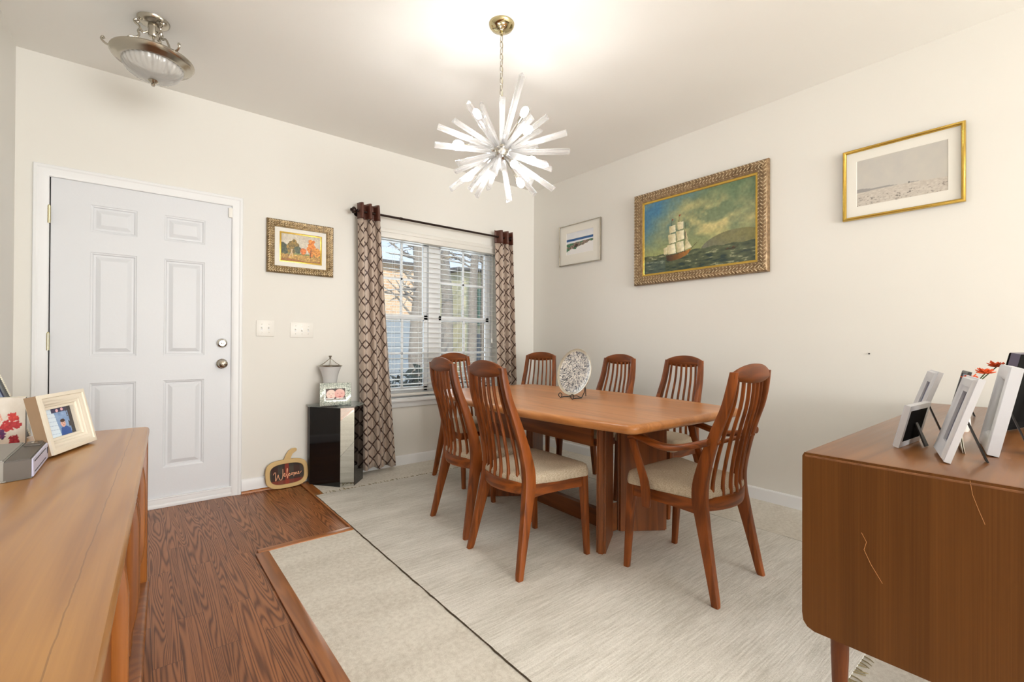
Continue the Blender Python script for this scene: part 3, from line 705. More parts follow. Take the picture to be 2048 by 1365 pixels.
b = MB(); b.loft([inset(.045, TH - .044), inset(.016, TH - .042), inset(.004, TH - .033), inset(0, TH - .022), inset(.003, TH - .010), inset(.012, TH - .002), inset(.024, TH), inset(.045, TH)])
b.build('tabletop', M['teak_y'], tb)
for x in (-.272, .272):
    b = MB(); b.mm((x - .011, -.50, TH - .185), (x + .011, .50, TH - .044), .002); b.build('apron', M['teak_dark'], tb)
for sy in (-1, 1):
    for sx in (-1, 1):
        a0 = Vector((sx * .035, sy * .405)); a1 = Vector((sx * .275, sy * .560)); dv = (a1 - a0).normalized(); nv = Vector((-dv.y, dv.x)) * .024
        b = MB(); b.prism([(a0 + nv)[:], (a1 + nv)[:], (a1 - nv)[:], (a0 - nv)[:]], 0, TH - .044, 'z', .0)
        me = b.bm; bmesh.ops.bevel(me, geom=[e for e in me.edges if abs(e.verts[0].co.z - e.verts[1].co.z) > .1], offset=.012, segments=3, affect='EDGES')
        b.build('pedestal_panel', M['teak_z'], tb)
b = MB(); prof = [(-.415, .005), (-.415, .165), (-.395, .135), (-.36, .108), (-.30, .095), (.30, .095), (.36, .108), (.395, .135), (.415, .165), (.415, .005)]
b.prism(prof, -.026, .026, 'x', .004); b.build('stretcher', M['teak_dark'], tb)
b = MB()
for sx in (-1, 1): b.mm((sx * .20 - .02, -.56, TH - .060), (sx * .20 + .02, .56, TH - .044), .002)
b.build('extension_runner', M['teak_y'], tb)

# ---- mosaic plate on its wire stand
def mat_mosaic():
    m, nt, out = new('mosaic_tiles'); c = coord(nt); s = nd(nt, 'ShaderNodeSeparateXYZ', {0: c})
    x, y = s.outputs[0], s.outputs[1]
    r = mth(nt, 'SQRT', mth(nt, 'ADD', mth(nt, 'MULTIPLY', x, x), mth(nt, 'MULTIPLY', y, y))); a = mth(nt, 'ARCTAN2', y, x)
    ri = mth(nt, 'MULTIPLY', r, 112); rr = mth(nt, 'FLOOR', ri); nt_ = mth(nt, 'MULTIPLY_ADD', mth(nt, 'FLOOR', mth(nt, 'MULTIPLY', rr, .5)), 26, 18)
    ai = mth(nt, 'ADD', mth(nt, 'MULTIPLY', mth(nt, 'MULTIPLY_ADD', a, .15915, .5), nt_), mth(nt, 'MULTIPLY', rr, .37))
    w = nd(nt, 'ShaderNodeTexWhiteNoise', {0: nd(nt, 'ShaderNodeCombineXYZ', {0: rr, 1: mth(nt, 'FLOOR', ai), 2: 0.0}).outputs[0]}, noise_dimensions='3D').outputs[0]
    w = mth(nt, 'ADD', w, mth(nt, 'MULTIPLY', mth(nt, 'SUBTRACT', noise(nt, c, 16, 2), .5), .7))
    col = ramp(nt, w, [(0, lin4((70, 72, 80))), (.22, lin4((112, 116, 124))), (.40, lin4((176, 180, 186))), (.60, lin4((212, 212, 208))), (.85, lin4((238, 237, 230)))])
    g = mth(nt, 'MINIMUM', mth(nt, 'FRACT', ri), mth(nt, 'FRACT', ai)); col = mixc(nt, mth(nt, 'MULTIPLY', mth(nt, 'LESS_THAN', g, .10), .35), col, lin4((160, 156, 146)))
    finish(nt, out, col, .22, .1, bump(nt, g, .2, .002)); return m
M['mosaic'] = mat_mosaic(); M['platerim'] = plain('silvered_plate', (206, 200, 184), .25, .5)
pl = thing('mosaic_plate', 'round grey and white mosaic plate standing upright on the dining table', 'plate', (-1.215, -1.735, .73), radians(-93))
R_ = Matrix.Translation((0, .004, .016)) @ Matrix.Rotation(radians(-13), 4, 'X') @ Matrix.Translation((0, 0, .150)) @ Matrix.Rotation(radians(90), 4, 'X')
b = MB(); b.lathe([(0, .006), (.06, .007), (.105, .011), (.124, .016), (.134, .020)], 64, cap=False); f = b.build('mosaic_face', M['mosaic'], pl, ang=60); f.matrix_local = R_
b = MB(); b.lathe([(.134, .020), (.143, .022), (.150, .026), (.1515, .024), (.150, .021), (.125, .008), (.08, .001), (.0, -.001)], 64, cap=False); f = b.build('rim', M['platerim'], pl, ang=60); f.matrix_local = R_
st = thing('plate_stand', 'black wire scroll stand holding the mosaic plate on the table', 'plate stand', (-1.215, -1.735, .73), radians(-93))
for s in (-1, 1):
    sc = [(s * .055, -.052 + .016 * cos(t) * (1 - t / 12), .018 + .016 * sin(t) * (1 - t / 12)) for t in np.linspace(4.6, -1.6, 18)]
    b = MB(); b.tube([(s * .055, -.050, .003), (s * .055, -.02, .006), (s * .055, .03, .004), (s * .050, .062, .04), (s * .03, .088, .12)], .0028, 6)
    b.tube(sc, .0026, 6); b.build('easel_foot', M['black'], st)
b = MB(); b.tube([(-.055, .03, .005), (0, .045, .012), (.055, .03, .005)], .0026, 6); b.tube([(-.03, .088, .12), (0, .094, .128), (.03, .088, .12)], .0026, 6); b.tube([(0, .094, .128), (0, .12, .06), (0, .125, .004)], .0026, 6); b.build('easel_back', M['black'], st)

# ================================================================== RIGHT SIDEBOARD (walnut, seen from its end)
SRH = .775; x0, x1, y0, y1 = -1.897, -.13, -3.80, -3.281
sb = thing('sideboard', 'brown walnut sideboard on tapered legs holding the row of standing photo frames', 'sideboard', (-1.0, -3.54, 0))
def rbox(b, a, c, r, axis, seg=5):
    # box with the four edges along `axis` rounded
    t = bmesh.new(); bmesh.ops.create_cube(t, size=1); d = [c[i] - a[i] for i in range(3)]
    bmesh.ops.scale(t, vec=d, verts=t.verts); k = 'xyz'.index(axis)
    bmesh.ops.bevel(t, geom=[e for e in t.edges if abs((e.verts[0].co - e.verts[1].co)[k]) > 1e-6], offset=r, segments=seg, affect='EDGES')
    bmesh.ops.translate(t, vec=[(a[i] + c[i]) / 2 for i in range(3)], verts=t.verts); b.take(t)
zb = .282
# end panels with rounded lower corners, top slab with rolled edge
for xa, xb in ((x0, x0 + .022), (x1 - .022, x1)):
    b = MB(); b.prism([(y0, zb), (y1 - .028, zb), (y1 - .012, zb + .006), (y1 - .003, zb + .018), (y1, zb + .04), (y1, SRH - .012), (y1 - .004, SRH - .004), (y0, SRH - .004)], xa, xb, 'x', .003)
    rel(b.build('end_panel', M['side_r'], sb), sb)
b = MB(); t_ = [(x0 + .001, SRH - .016), (x0 - .001, SRH - .009), (x0 + .003, SRH - .002), (x0 + .010, SRH), (x1 - .010, SRH), (x1 - .003, SRH - .002), (x1, SRH - .009), (x1 - .001, SRH - .016)]
b.prism(t_, y0, y1, 'y', .004); rel(b.build('top', M['side_rt'], sb), sb)
b = MB(); b.mm((x0 + .02, y0, zb), (x1 - .02, y0 + .008, SRH - .015)); b.mm((x0 + .02, y0, zb), (x1 - .02, y1 - .03, zb + .02)); rel(b.build('carcase', M['side_r'], sb), sb)
for k in range(4):
    w = (x1 - x0 - .05) / 4; a = x0 + .025 + k * w; b = MB(); b.mm((a + .002, y1 - .026, zb + .022), (a + w - .002, y1 - .006, SRH - .02), .003); dr = rel(b.build('door', M['side_r'], sb), sb)
    b = MB(); b.mm((a + w - .05, y1 - .007, .50), (a + w - .03, y1 + .006, .58), .004); b.build('handle', M['side_r'], dr)
for lx in (x0 + .085, x1 - .085):
    for ly in (y1 - .064, y0 + .08):
        b = MB(); b.lathe([(.0, 0), (.0135, 0), (.015, .01), (.0215, .20), (.0225, zb), (0, zb)], 18, (lx, ly, .0003)); rel(b.build('leg', M['chair'], sb), sb)
M['scratch'] = plain('bare_wood_scratch', (178, 120, 58), .6)
def scratch(pts, r):
    b = MB(); b.tube([(x0 - .0002, y, z) for y, z in pts], r, 4); rel(b.build('scratch', M['scratch'], sb), sb)

scratch([(-3.4161, .5891), (-3.4267, .568), (-3.4214, .5468), (-3.4362, .5135), (-3.4598, .4744)], .0006)
scratch([(-3.6177, .7716), (-3.6217, .741), (-3.6313, .7098), (-3.6415, .6794)], .0005)
# ================================================================== LEFT SIDEBOARD (golden teak)
SLH = .75
sl_ = thing('sideboard', 'golden teak sideboard along the left wall with the cream frame on top', 'sideboard', (-3.327, -1.505, FZ))
ya, yb = -3.50, -1.505; xb_, xf = -3.830, -3.327
b = MB(); pr = [(xb_, SLH), (xf - .012, SLH), (xf - .004, SLH - .003), (xf, SLH - .010), (xf, SLH - .022), (xf - .004, SLH - .030), (xf - .012, SLH - .034), (xb_, SLH - .034)]
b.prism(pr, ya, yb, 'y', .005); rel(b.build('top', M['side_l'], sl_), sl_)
zf = .165
for yy in (ya + .02, yb - .045):
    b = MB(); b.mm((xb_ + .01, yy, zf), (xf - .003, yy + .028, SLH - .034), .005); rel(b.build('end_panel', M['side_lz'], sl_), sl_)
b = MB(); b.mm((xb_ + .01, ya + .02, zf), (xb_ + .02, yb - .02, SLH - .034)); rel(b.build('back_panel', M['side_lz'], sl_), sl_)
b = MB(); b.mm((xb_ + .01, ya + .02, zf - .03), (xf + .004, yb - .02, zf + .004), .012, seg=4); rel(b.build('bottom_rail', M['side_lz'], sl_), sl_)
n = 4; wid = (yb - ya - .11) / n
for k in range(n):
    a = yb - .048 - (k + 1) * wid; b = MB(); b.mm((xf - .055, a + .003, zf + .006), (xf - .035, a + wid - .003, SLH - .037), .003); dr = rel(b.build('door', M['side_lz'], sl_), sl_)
    for yy in ((a + wid - .026,) if k % 2 else (a + .026, a + wid - .026)):
        b = MB(); rings = []
        for z, ext in ((zf + .01, .010), (.24, .012), (.28, .022), (.33, .027), (.55, .027), (.60, .022), (.64, .012), (SLH - .045, .010)):
            rings.append(rrect(xf - .035 + ext / 2 - .002, yy, ext / 2 + .002, .012, z, .5))
        b.loft(rings); b.build('pull', M['side_lz'], dr)
for yy in (ya + .08, yb - .10):
    for xx in (xb_ + .07, xf - .06):
        b = MB(); b.lathe([(0, FZ), (.016, FZ), (.022, zf - .028), (0, zf - .028)], 16, (xx, yy, 0)); rel(b.build('leg', M['side_lz'], sl_), sl_)

sl_.rotation_euler.z = radians(-2.2)

# ================================================================== PAINTED SURFACES (prints, canvases, photos)
def h2(ix, iy, seed): 
    v = np.sin(ix * 127.1 + iy * 311.7 + seed * 74.7) * 43758.5453; return v - np.floor(v)
def vnoise(x, y, seed=0, oct=3):
    t = 0; a = .5; s = 0
    for o in range(oct):
        ix, iy = np.floor(x), np.floor(y); fx, fy = x - ix, y - iy; fx = fx * fx * (3 - 2 * fx); fy = fy * fy * (3 - 2 * fy)
        v = (h2(ix, iy, seed) * (1 - fx) + h2(ix + 1, iy, seed) * fx) * (1 - fy) + (h2(ix, iy + 1, seed) * (1 - fx) + h2(ix + 1, iy + 1, seed) * fx) * fy
        t = t + a * v; s += a; a *= .5; x = x * 2.03 + 7.1; y = y * 2.03 + 3.7; seed += 11
    return t / s
def inpoly(u, v, poly):
    c = np.zeros(u.shape, bool); n = len(poly)
    for i in range(n):
        (x1, y1), (x2, y2) = poly[i], poly[(i + 1) % n]
        if y1 == y2: continue
        c ^= ((y1 > v) != (y2 > v)) & (u < (x2 - x1) * (v - y1) / (y2 - y1) + x1)
    return c
def inell(u, v, cx, cy, rx, ry): return ((u - cx) / rx) ** 2 + ((v - cy) / ry) ** 2 < 1
def seg(u, v, a, b, w):
    ax, ay = a; bx, by = b; dx, dy = bx - ax, by - ay; t = np.clip(((u - ax) * dx + (v - ay) * dy) / (dx * dx + dy * dy), 0, 1)
    return np.hypot(u - ax - t * dx, v - ay - t * dy) < w
def L3(a, b, t): t = np.clip(t, 0, 1)[..., None]; return np.array(a, float) * (1 - t) + np.array(b, float) * t
def put(c, m, rgb): c[m] = rgb
def paint(name, w, h, nx, ny, fn, parent, mat='print', c=(0, 0, 0), X=None):
    u, v = np.meshgrid(np.linspace(0, 1, nx), np.linspace(0, 1, ny)); col = np.clip(fn(u, v), 0, 255) / 255
    col = np.where(col <= .04045, col / 12.92, ((col + .055) / 1.055) ** 2.4)
    P = np.stack([(u - .5) * w + c[0], np.full_like(u, c[1]), (v - .5) * h + c[2]], -1).reshape(-1, 3)
    if X is not None: P = np.array([tuple(X @ Vector(p)) for p in P])
    f = [(i * nx + j, i * nx + j + 1, (i + 1) * nx + j + 1, (i + 1) * nx + j) for i in range(ny - 1) for j in range(nx - 1)]
    me = bpy.data.meshes.new(name); me.from_pydata([tuple(p) for p in P], [], f)
    at = me.color_attributes.new('Col', 'FLOAT_COLOR', 'POINT'); at.data.foreach_set('color', np.concatenate([col.reshape(-1, 3), np.ones((nx * ny, 1))], 1).astype(np.float32).ravel())
    return link(name, me, M[mat], parent)

def p_ship(u, v):
    n = vnoise(u * 7, v * 6, 1, 4); n2 = vnoise(u * 3.2 + 2, v * 4, 9, 3); br = vnoise(u * 60, v * 40, 4, 2)
    c = L3((74, 124, 156), (122, 134, 102), u * 2.0 + (1 - v) * 1.2 - .25 + (n - .5) * .7)
    c = c * (1 - np.clip((u - .45) * 1.6, 0, .6)[..., None] * np.clip((v - .55) * 2.2, 0, 1)[..., None]) + np.array((84, 116, 88)) * (np.clip((u - .45) * 1.6, 0, .6) * np.clip((v - .55) * 2.2, 0, 1))[..., None]
    cl = np.clip((n - .40) * 5 * np.exp(-((u - .62) / .32) ** 2 - ((v - .60) / .26) ** 2) + .9 * np.clip(n2 - .55, 0, 1), 0, .9)[..., None]
    c = c * (1 - cl) + np.array((206, 192, 132)) * cl
    lo = np.clip((.50 - v) * 3.2 * (1 - .4 * u), 0, .75)[..., None]; c = c * (1 - lo) + np.array((158, 162, 100)) * lo
    hill = v < .245 + .17 * np.clip(1 - ((u - .86) / .30) ** 2, 0, 1) ** .7
    hc = L3((112, 112, 96), (128, 124, 74), (u - .55) * 2 + (n - .5)); put(c, hill & (u > .56), hc[hill & (u > .56)])
    sea = v < .245 + .006 * np.sin(u * 40)
    w = vnoise(u * 16, v * 46, 21, 3); s = L3((56, 68, 52), (112, 116, 82), (w - .25) * 1.5 + (v - .1) * 1.2)
    put(c, sea, s[sea]); fo = sea & (w > .72); put(c, fo, (150, 152, 120)); dk = sea & (w < .30) & (v < .16); put(c, dk, (40, 56, 54))
    bl = sea & (u < .22) & (v < .17); c[bl] = c[bl] * .75 + np.array((72, 98, 120)) * .25
    hull = [(.225, .225), (.235, .150), (.275, .135), (.36, .150), (.43, .190), (.475, .265), (.40, .240), (.30, .215)]
    m = inpoly(u, v, hull); put(c, m, L3((72, 52, 36), (184, 122, 54), (u - .24) * 4.6)[m])
    for a, b_ in (((.275, .2), (.285, .70)), ((.345, .2), (.355, .74)), ((.41, .23), (.415, .62)), ((.45, .24), (.52, .33))): put(c, seg(u, v, a, b_, .0025), (70, 56, 40))
    for p in ([(.245, .235), (.235, .36), (.315, .365), (.325, .235)], [(.255, .375), (.245, .50), (.320, .505), (.325, .385)], [(.262, .515), (.255, .615), (.318, .62), (.322, .53)],
              [(.335, .235), (.325, .375), (.395, .385), (.405, .25)], [(.338, .395), (.325, .525), (.400, .525), (.402, .41)], [(.342, .54), (.335, .65), (.398, .645), (.395, .55)],
              [(.408, .255), (.418, .43), (.475, .285)], [(.418, .44), (.412, .55), (.445, .37)], [(.205, .235), (.20, .325), (.240, .34), (.238, .24)]):
        m = inpoly(u, v, p); x0_ = min(q[0] for q in p); put(c, m, L3((196, 184, 140), (246, 240, 212), (u - x0_) * 14 + (n - .5))[m])
    put(c, inpoly(u, v, [(.285, .68), (.30, .70), (.285, .71)]) | inpoly(u, v, [(.355, .72), (.375, .74), (.355, .75)]), (150, 60, 40))
    put(c, inpoly(u, v, [(.755, .185), (.775, .172), (.84, .176), (.868, .20), (.85, .192), (.775, .190)]), (60, 50, 36)); put(c, seg(u, v, (.78, .19), (.85, .205), .006) & (br > .5), (90, 66, 40))
    return c * (.9 + .2 * br[..., None])
def p_autumn(u, v):
    n = vnoise(u * 12, v * 10, 3, 4); br = vnoise(u * 46, v * 36, 8, 2); c = L3((186, 172, 158), (206, 200, 182), n + .2 * v)
    g = v < .30 + .02 * np.sin(u * 9); c[g] = L3((136, 96, 44), (214, 176, 92), n + (br - .5))[g]
    put(c, (v < .10 + .03 * np.sin(u * 7)) & (br > .4), (150, 92, 40)); put(c, (np.abs(v - .30) < .03) & (n > .45), (128, 132, 74))
    for cx, cy, rx, ry, a, b_ in ((.10, .47, .14, .20, (44, 52, 44), (92, 96, 62)), (.30, .52, .15, .26, (74, 70, 38), (168, 132, 62)), (.42, .42, .08, .13, (58, 68, 56), (96, 104, 76)), (.56, .40, .08, .12, (160, 78, 36), (224, 130, 60)), (.74, .56, .11, .28, (196, 96, 36), (232, 150, 60)), (.88, .43, .13, .15, (176, 102, 40), (226, 162, 74))):
        m = (((u - cx) / rx) ** 2 + ((v - cy) / ry) ** 2 + (n - .5) * 1.7) < 1; c[m] = L3(a, b_, br * 1.3 - .1)[m]
    for a, b_ in (((.22, .18), (.30, .45)), ((.30, .2), (.27, .45)), ((.72, .22), (.74, .5))): put(c, seg(u, v, a, b_, .010), (206, 178, 138) if a[0] < .5 else (88, 60, 40))
    return c * (.88 + .24 * br[..., None])
def p_beach(u, v):
    n = vnoise(u * 9, v * 9, 5, 4); br = vnoise(u * 40, v * 34, 2, 2); c = L3((236, 236, 236), (214, 220, 230), (v - .5) * 2 * n * 1.3)
    put(c, (v < .70) & (v > .60 - .02 * u), (48, 92, 146)); put(c, (v < .60) & (v > .55), (222, 230, 240))
    pl_ = (v < .50 + .05 * u) & (v > .18 + .32 * u ** 1.5 - .22 * (n - .5)); c[pl_] = L3((66, 62, 60), (176, 152, 136), br * 1.3)[pl_]
    gr = pl_ & (n + .2 * (1 - u) > .60); c[gr] = L3((34, 92, 66), (120, 160, 126), br)[gr]; put(c, inpoly(u, v, [(.28, .30), (.40, .30), (.46, .40), (.36, .46)]), (70, 52, 48)); return c
def p_dunes(u, v):
    n = vnoise(u * 8, v * 5, 7, 4); br = vnoise(u * 44, v * 60, 6, 3); c = L3((200, 196, 186), (188, 186, 182), n)
    hl = .26 + .03 * np.sin(u * 3 + .4); r_ = (v < .37 - .10 * u + .01 * np.sin(u * 22)) & (u < .72); put(c, r_, (152, 150, 148))
    g = v < hl + .02; c[g] = L3((176, 168, 158), (208, 202, 192), br * 1.2)[g]; sp = g & (br < .30) & (v < .2); put(c, sp, (128, 122, 116)); put(c, inell(u, v, .60, .315, .008, .02), (92, 92, 92)); return c
def p_babies(u, v):
    n = vnoise(u * 6, v * 5, 2, 3); c = L3((64, 40, 42), (112, 70, 72), n)
    put(c, v > .86, (70, 44, 40))
    for cx, cy, rx, ry, a in ((.27, .50, .25, .42, (238, 208, 194)), (.72, .54, .27, .44, (226, 150, 142))):
        m = inell(u, v, cx, cy, rx, ry); c[m] = L3(a, (250, 226, 214), (v - .2) * .7 + n * .3)[m]
        for sx in (-.38, .38):
            put(c, inell(u, v, cx + sx * rx, cy + .03, .045, .022), (150, 96, 88))
        put(c, inell(u, v, cx, cy - .12, .035, .045), (222, 150, 138)); put(c, inell(u, v, cx, cy - .26, .075, .035), (198, 96, 92))
    put(c, (v < .17) & (n > .42), (226, 222, 218)); put(c, (v < .10), (176, 164, 160)); return c
def p_person(u, v):
    n = vnoise(u * 9, v * 9, 13, 3); c = L3((96, 132, 184), (166, 190, 222), n)
    e = u < .36 + .10 * (1 - v); c[e] = np.array((216, 232, 246)); put(c, e & (np.mod(v * 7 + u * .8, 1) < .12), (176, 198, 222))
    put(c, (v > .84) & (u > .3), (64, 60, 92)); put(c, inell(u, v, .5, .90, .05, .05) | inell(u, v, .68, .92, .05, .05), (236, 190, 200))
    put(c, (u > .86) & ~e, (44, 40, 44)); put(c, (u > .80) & (n > .55), (60, 56, 60))
    put(c, inpoly(u, v, [(.46, 0), (.50, .26), (.60, .33), (.72, .30), (.82, .20), (.84, 0)]), (52, 88, 158)); put(c, inell(u, v, .61, .42, .085, .13), (226, 178, 162)); put(c, inell(u, v, .61, .52, .085, .06), (70, 48, 42))
    put(c, inell(u, v, .58, .43, .012, .012) | inell(u, v, .65, .43, .012, .012), (60, 42, 40)); put(c, inell(u, v, .615, .36, .03, .012), (182, 96, 92)); return c
def p_floral(u, v):
    u = (u - .50) / .50
    n = vnoise(u * 8, v * 7, 17, 4); br = vnoise(u * 30, v * 28, 3, 2); c = L3((240, 236, 228), (226, 218, 206), n)
    for cx, cy, r_, a, b_ in ((.18, .86, .22, (214, 78, 56), (176, 130, 206)), (.10, .70, .24, (226, 120, 130), (240, 176, 176)), (.30, .58, .22, (226, 150, 130), (240, 196, 180)), (.72, .58, .18, (196, 36, 40), (232, 80, 60)), (.60, .40, .22, (168, 24, 34), (214, 56, 56)), (.80, .42, .16, (176, 30, 40), (214, 60, 64)), (.22, .36, .26, (190, 40, 44), (230, 96, 90)), (.42, .24, .18, (70, 34, 92), (150, 60, 110)), (.12, .16, .20, (206, 110, 120), (236, 170, 170)), (.74, .10, .18, (150, 30, 50), (206, 60, 70))):
        r_ *= .72; m = (((u - cx) / r_) ** 2 + ((v - cy) / (r_ * .8)) ** 2 + (br - .5) * 1.5) < 1; c[m] = L3(a, b_, br * 1.4 - .2)[m]
    return c
def p_couple(u, v):
    n = vnoise(u * 6, v * 8, 23, 3); c = L3((176, 176, 168), (206, 204, 196), n); put(c, (v < .30) & (n > .4), (196, 190, 120))
    put(c, inpoly(u, v, [(.30, .05), (.30, .55), (.42, .66), (.56, .62), (.60, .05)]), (76, 80, 90)); put(c, inpoly(u, v, [(.52, .05), (.52, .56), (.64, .64), (.76, .54), (.84, .05)]), (234, 214, 222))
    put(c, inell(u, v, .44, .74, .07, .09), (214, 166, 150)); put(c, inell(u, v, .63, .71, .06, .08), (226, 180, 166)); put(c, inell(u, v, .44, .81, .075, .05), (62, 50, 46)); put(c, inell(u, v, .65, .76, .07, .06), (110, 76, 60)); return c
def p_blue(u, v):
    n = vnoise(u * 5, v * 7, 29, 3); c = L3((98, 118, 160), (176, 190, 214), n); put(c, (u < .14) | (u > .86), (42, 50, 84)); put(c, inpoly(u, v, [(.3, 0), (.34, .5), (.5, .6), (.66, .5), (.7, 0)]), (70, 92, 140)); put(c, inell(u, v, .5, .70, .11, .14), (222, 178, 162)); put(c, inell(u, v, .5, .80, .12, .07), (84, 62, 52)); return c

# ================================================================== PICTURES ON THE WALLS
def picture(name, label, wall, cx, cz, w, h, prof, fmat, innerins, fn, res, matins=None, fillet=None, orn=0, printmat='print', liner=None):
    rz = 0 if wall == 'A' else radians(-90)
    t = thing(name, label, 'picture', (cx, -.003, cz) if wall == 'A' else (-.003, cx, cz), rz)
    b = MB(); b.frame(w, h, prof); fr = b.build('frame', M[fmat], t, ang=50)
    if orn:
        d0 = max(d for i, d in prof); ic = [i for i, d in prof if d == d0][0]; iw = prof[-1][0]
        b = MB(); rnd = random.Random(9)
        def leaf(x, z, a, s): b.ball((x, -d0 * .93, z), (s * 1.2, s * .42, s * .36), 1, Matrix.Rotation(a, 4, 'Y'))
        for side in range(4):
            ln = (w if side % 2 == 0 else h) - 2 * iw * .2; k = int(ln / (orn * 1.25))
            for q in range(k):
                p = -ln / 2 + ln * (q + .5) / k
                for off, sg, s in ((iw * .22, 1, orn * .62), (iw * .52, -1, orn * .55), (iw * .78, 1, orn * .34)):
                    if side % 2 == 0: x, z = p, (1 if side == 0 else -1) * (h / 2 - off); a = sg * .8
                    else: x, z = (1 if side == 1 else -1) * (w / 2 - off), p; a = pi / 2 + sg * .8
                    if abs(x) <= w / 2 and abs(z) <= h / 2: leaf(x, z, a, s * rnd.uniform(.8, 1.15))
        b.build('carving', M['giltlight'], fr)
    iw, ih = w - 2 * innerins, h - 2 * innerins; yb_ = -.010
    if liner:
        b = MB(); b.frame(iw, ih, [(0, .012), (0, .018), (liner[0] * .5, .017), (liner[0], .012), (liner[0], .006), (0, .006)]); b.build('liner', M[liner[1]], t); iw -= 2 * liner[0]; ih -= 2 * liner[0]
    if matins:
        l_, r_, bt, tp = matins; b = MB()
        a0, a1, c0_, c1_ = -iw / 2, iw / 2, -ih / 2, ih / 2; i0, i1, j0, j1 = a0 + l_, a1 - r_, c0_ + bt, c1_ - tp
        b.loft([[Vector((a0, yb_, c0_)), Vector((a1, yb_, c0_)), Vector((a1, yb_, c1_)), Vector((a0, yb_, c1_))], [Vector((i0, yb_, j0)), Vector((i1, yb_, j0)), Vector((i1, yb_, j1)), Vector((i0, yb_, j1))], [Vector((i0 + .002, yb_ + .003, j0 + .002)), Vector((i1 - .002, yb_ + .003, j0 + .002)), Vector((i1 - .002, yb_ + .003, j1 - .002)), Vector((i0 + .002, yb_ + .003, j1 - .002))]], cap=False)
        b.build('mat_board', M['mat'], t, smooth=False)
        if fillet:
            b = MB(); fw_ = fillet; b.frame(i1 - i0 + .002, j1 - j0 + .002, [(0, .008), (0, .013), (fw_ * .5, .015), (fw_, .012), (fw_, .006), (0, .006)], ((i0 + i1) / 2, 0, (j0 + j1) / 2)); b.build('fillet', M['gold'], t)
        pw, ph, pc = i1 - i0, j1 - j0, ((i0 + i1) / 2, yb_ + .002, (j0 + j1) / 2)
    else: pw, ph, pc = iw, ih, (0, yb_, 0)
    paint('print', pw, ph, res[0], res[1], fn, t, printmat, pc); return t
def pf(w, d): return [(0, 0), (0, d * .55), (w * .08, d * .8), (w * .22, d), (w * .38, d * .95), (w * .55, d * .72), (w * .72, d * .70), (w * .84, d * .5), (w * .95, d * .48), (w, d * .3), (w, 0)]
picture('framed_painting', 'small autumn tree landscape in a carved gilt frame beside the door', 'A', -2.397, 1.795, .478, .398, pf(.055, .034), 'gilt2', .052, p_autumn, (130, 90), (.036, .036, .036, .034), .012, .014)
picture('framed_painting', 'large sailing ship painting in a wide carved gilt frame', 'B', -1.889, 1.966, 1.094, .776, pf(.078, .045), 'gilt', .076, p_ship, (300, 205), None, None, .020, 'print', (.016, 'gold'))
simple = [(0, 0), (0, .018), (.002, .021), (.006, .021), (.008, .017), (.008, 0)]
picture('framed_print', 'small seaside watercolour with blue sea band and white mat in a thin metal frame', 'B', -.683, 2.063, .542, .404, simple, 'nickel', .007, p_beach, (110, 90), (.090, .085, .098, .074), None, 0, 'photo')
gprof = [(0, 0), (0, .020), (.003, .026), (.008, .028), (.013, .025), (.016, .018), (.018, .016), (.018, 0)]
picture('framed_print', 'faded grey dune landscape with white mat in a thin gold frame, highest on the right', 'B', -3.130, 2.042, .540, .422, gprof, 'gold', .016, p_dunes, (150, 90), (.052, .052, .060, .056), None, 0, 'photo')
b = MB(); p_ = (-.002, -2.99, 1.026); b.cyl((-.012, p_[1], p_[2]), (0, p_[1], p_[2]), .0022, n=8); b.cyl((-.0135, p_[1], p_[2]), (-.012, p_[1], p_[2]), .0045, n=10)
tag(b.build('nail', M['black']), 'tiny dark nail left in the wall above the walnut sideboard', 'nail')

# ---- switch plates
def switch(label, cx, cz, w, h, n):
    t = thing('light_switch', label, 'light switch', (cx, 0, cz)); b = MB(); b.mm((-w / 2, -.006, -h / 2), (w / 2, 0, h / 2), .003); b.build('plate', M['switch'], t)
    for k in range(n):
        x = (k - (n - 1) / 2) * .046; b = MB(); b.mm((x - .006, -.0066, -.013), (x + .006, -.0055, .013), .0005); b.build('slot', M['trim'], t)
        b = MB(); b.box((x, -.011, .004 if k != 1 or n == 2 else -.004), (.008, .014, .010), .002, Matrix.Rotation(radians(25 if k != 1 or n == 2 else -25), 4, 'X')); b.build('toggle', M['switch'], t)
        for z in (-.030, .030):
            b = MB(); b.ball((x, -.006, z), (.003, .0012, .003), 1); b.build('screw', M['chrome'], t)
switch('white two-gang light switch on the wall beside the door', -2.639, 1.179, .120, .118, 2)
switch('white three-gang light switch below the autumn painting', -2.386, 1.172, .168, .116, 3)
# ================================================================== CORNER CABINET, LAMP, BABY PHOTO, PUMPKIN
CH = .600
cab = thing('corner_cabinet', 'small black glass cabinet with a mirrored front strip beside the left curtain', 'cabinet', (-2.16, -.14, 0))
P4 = [(-2.350, -.020), (-2.350, -.098), (-2.192, -.305), (-2.094, -.332), (-1.972, -.190), (-1.972, -.020)]
b = MB(); b.prism([(-2.344, -.024), (-2.344, -.100), (-2.191, -.300), (-2.096, -.326), (-1.978, -.188), (-1.978, -.024)], .0005, CH - .012, 'z'); rel(b.build('body', M['black'], cab, smooth=False), cab)
def slab(p, q, z0, z1, th, mat, name):
    p, q = Vector(p), Vector(q); d = (q - p).normalized(); nrm = Vector((d.y, -d.x)) * th
    b = MB(); b.prism([(p)[:], (q)[:], (q - nrm)[:], (p - nrm)[:]], z0, z1, 'z', 0); return rel(b.build(name, M[mat], cab, smooth=False), cab)
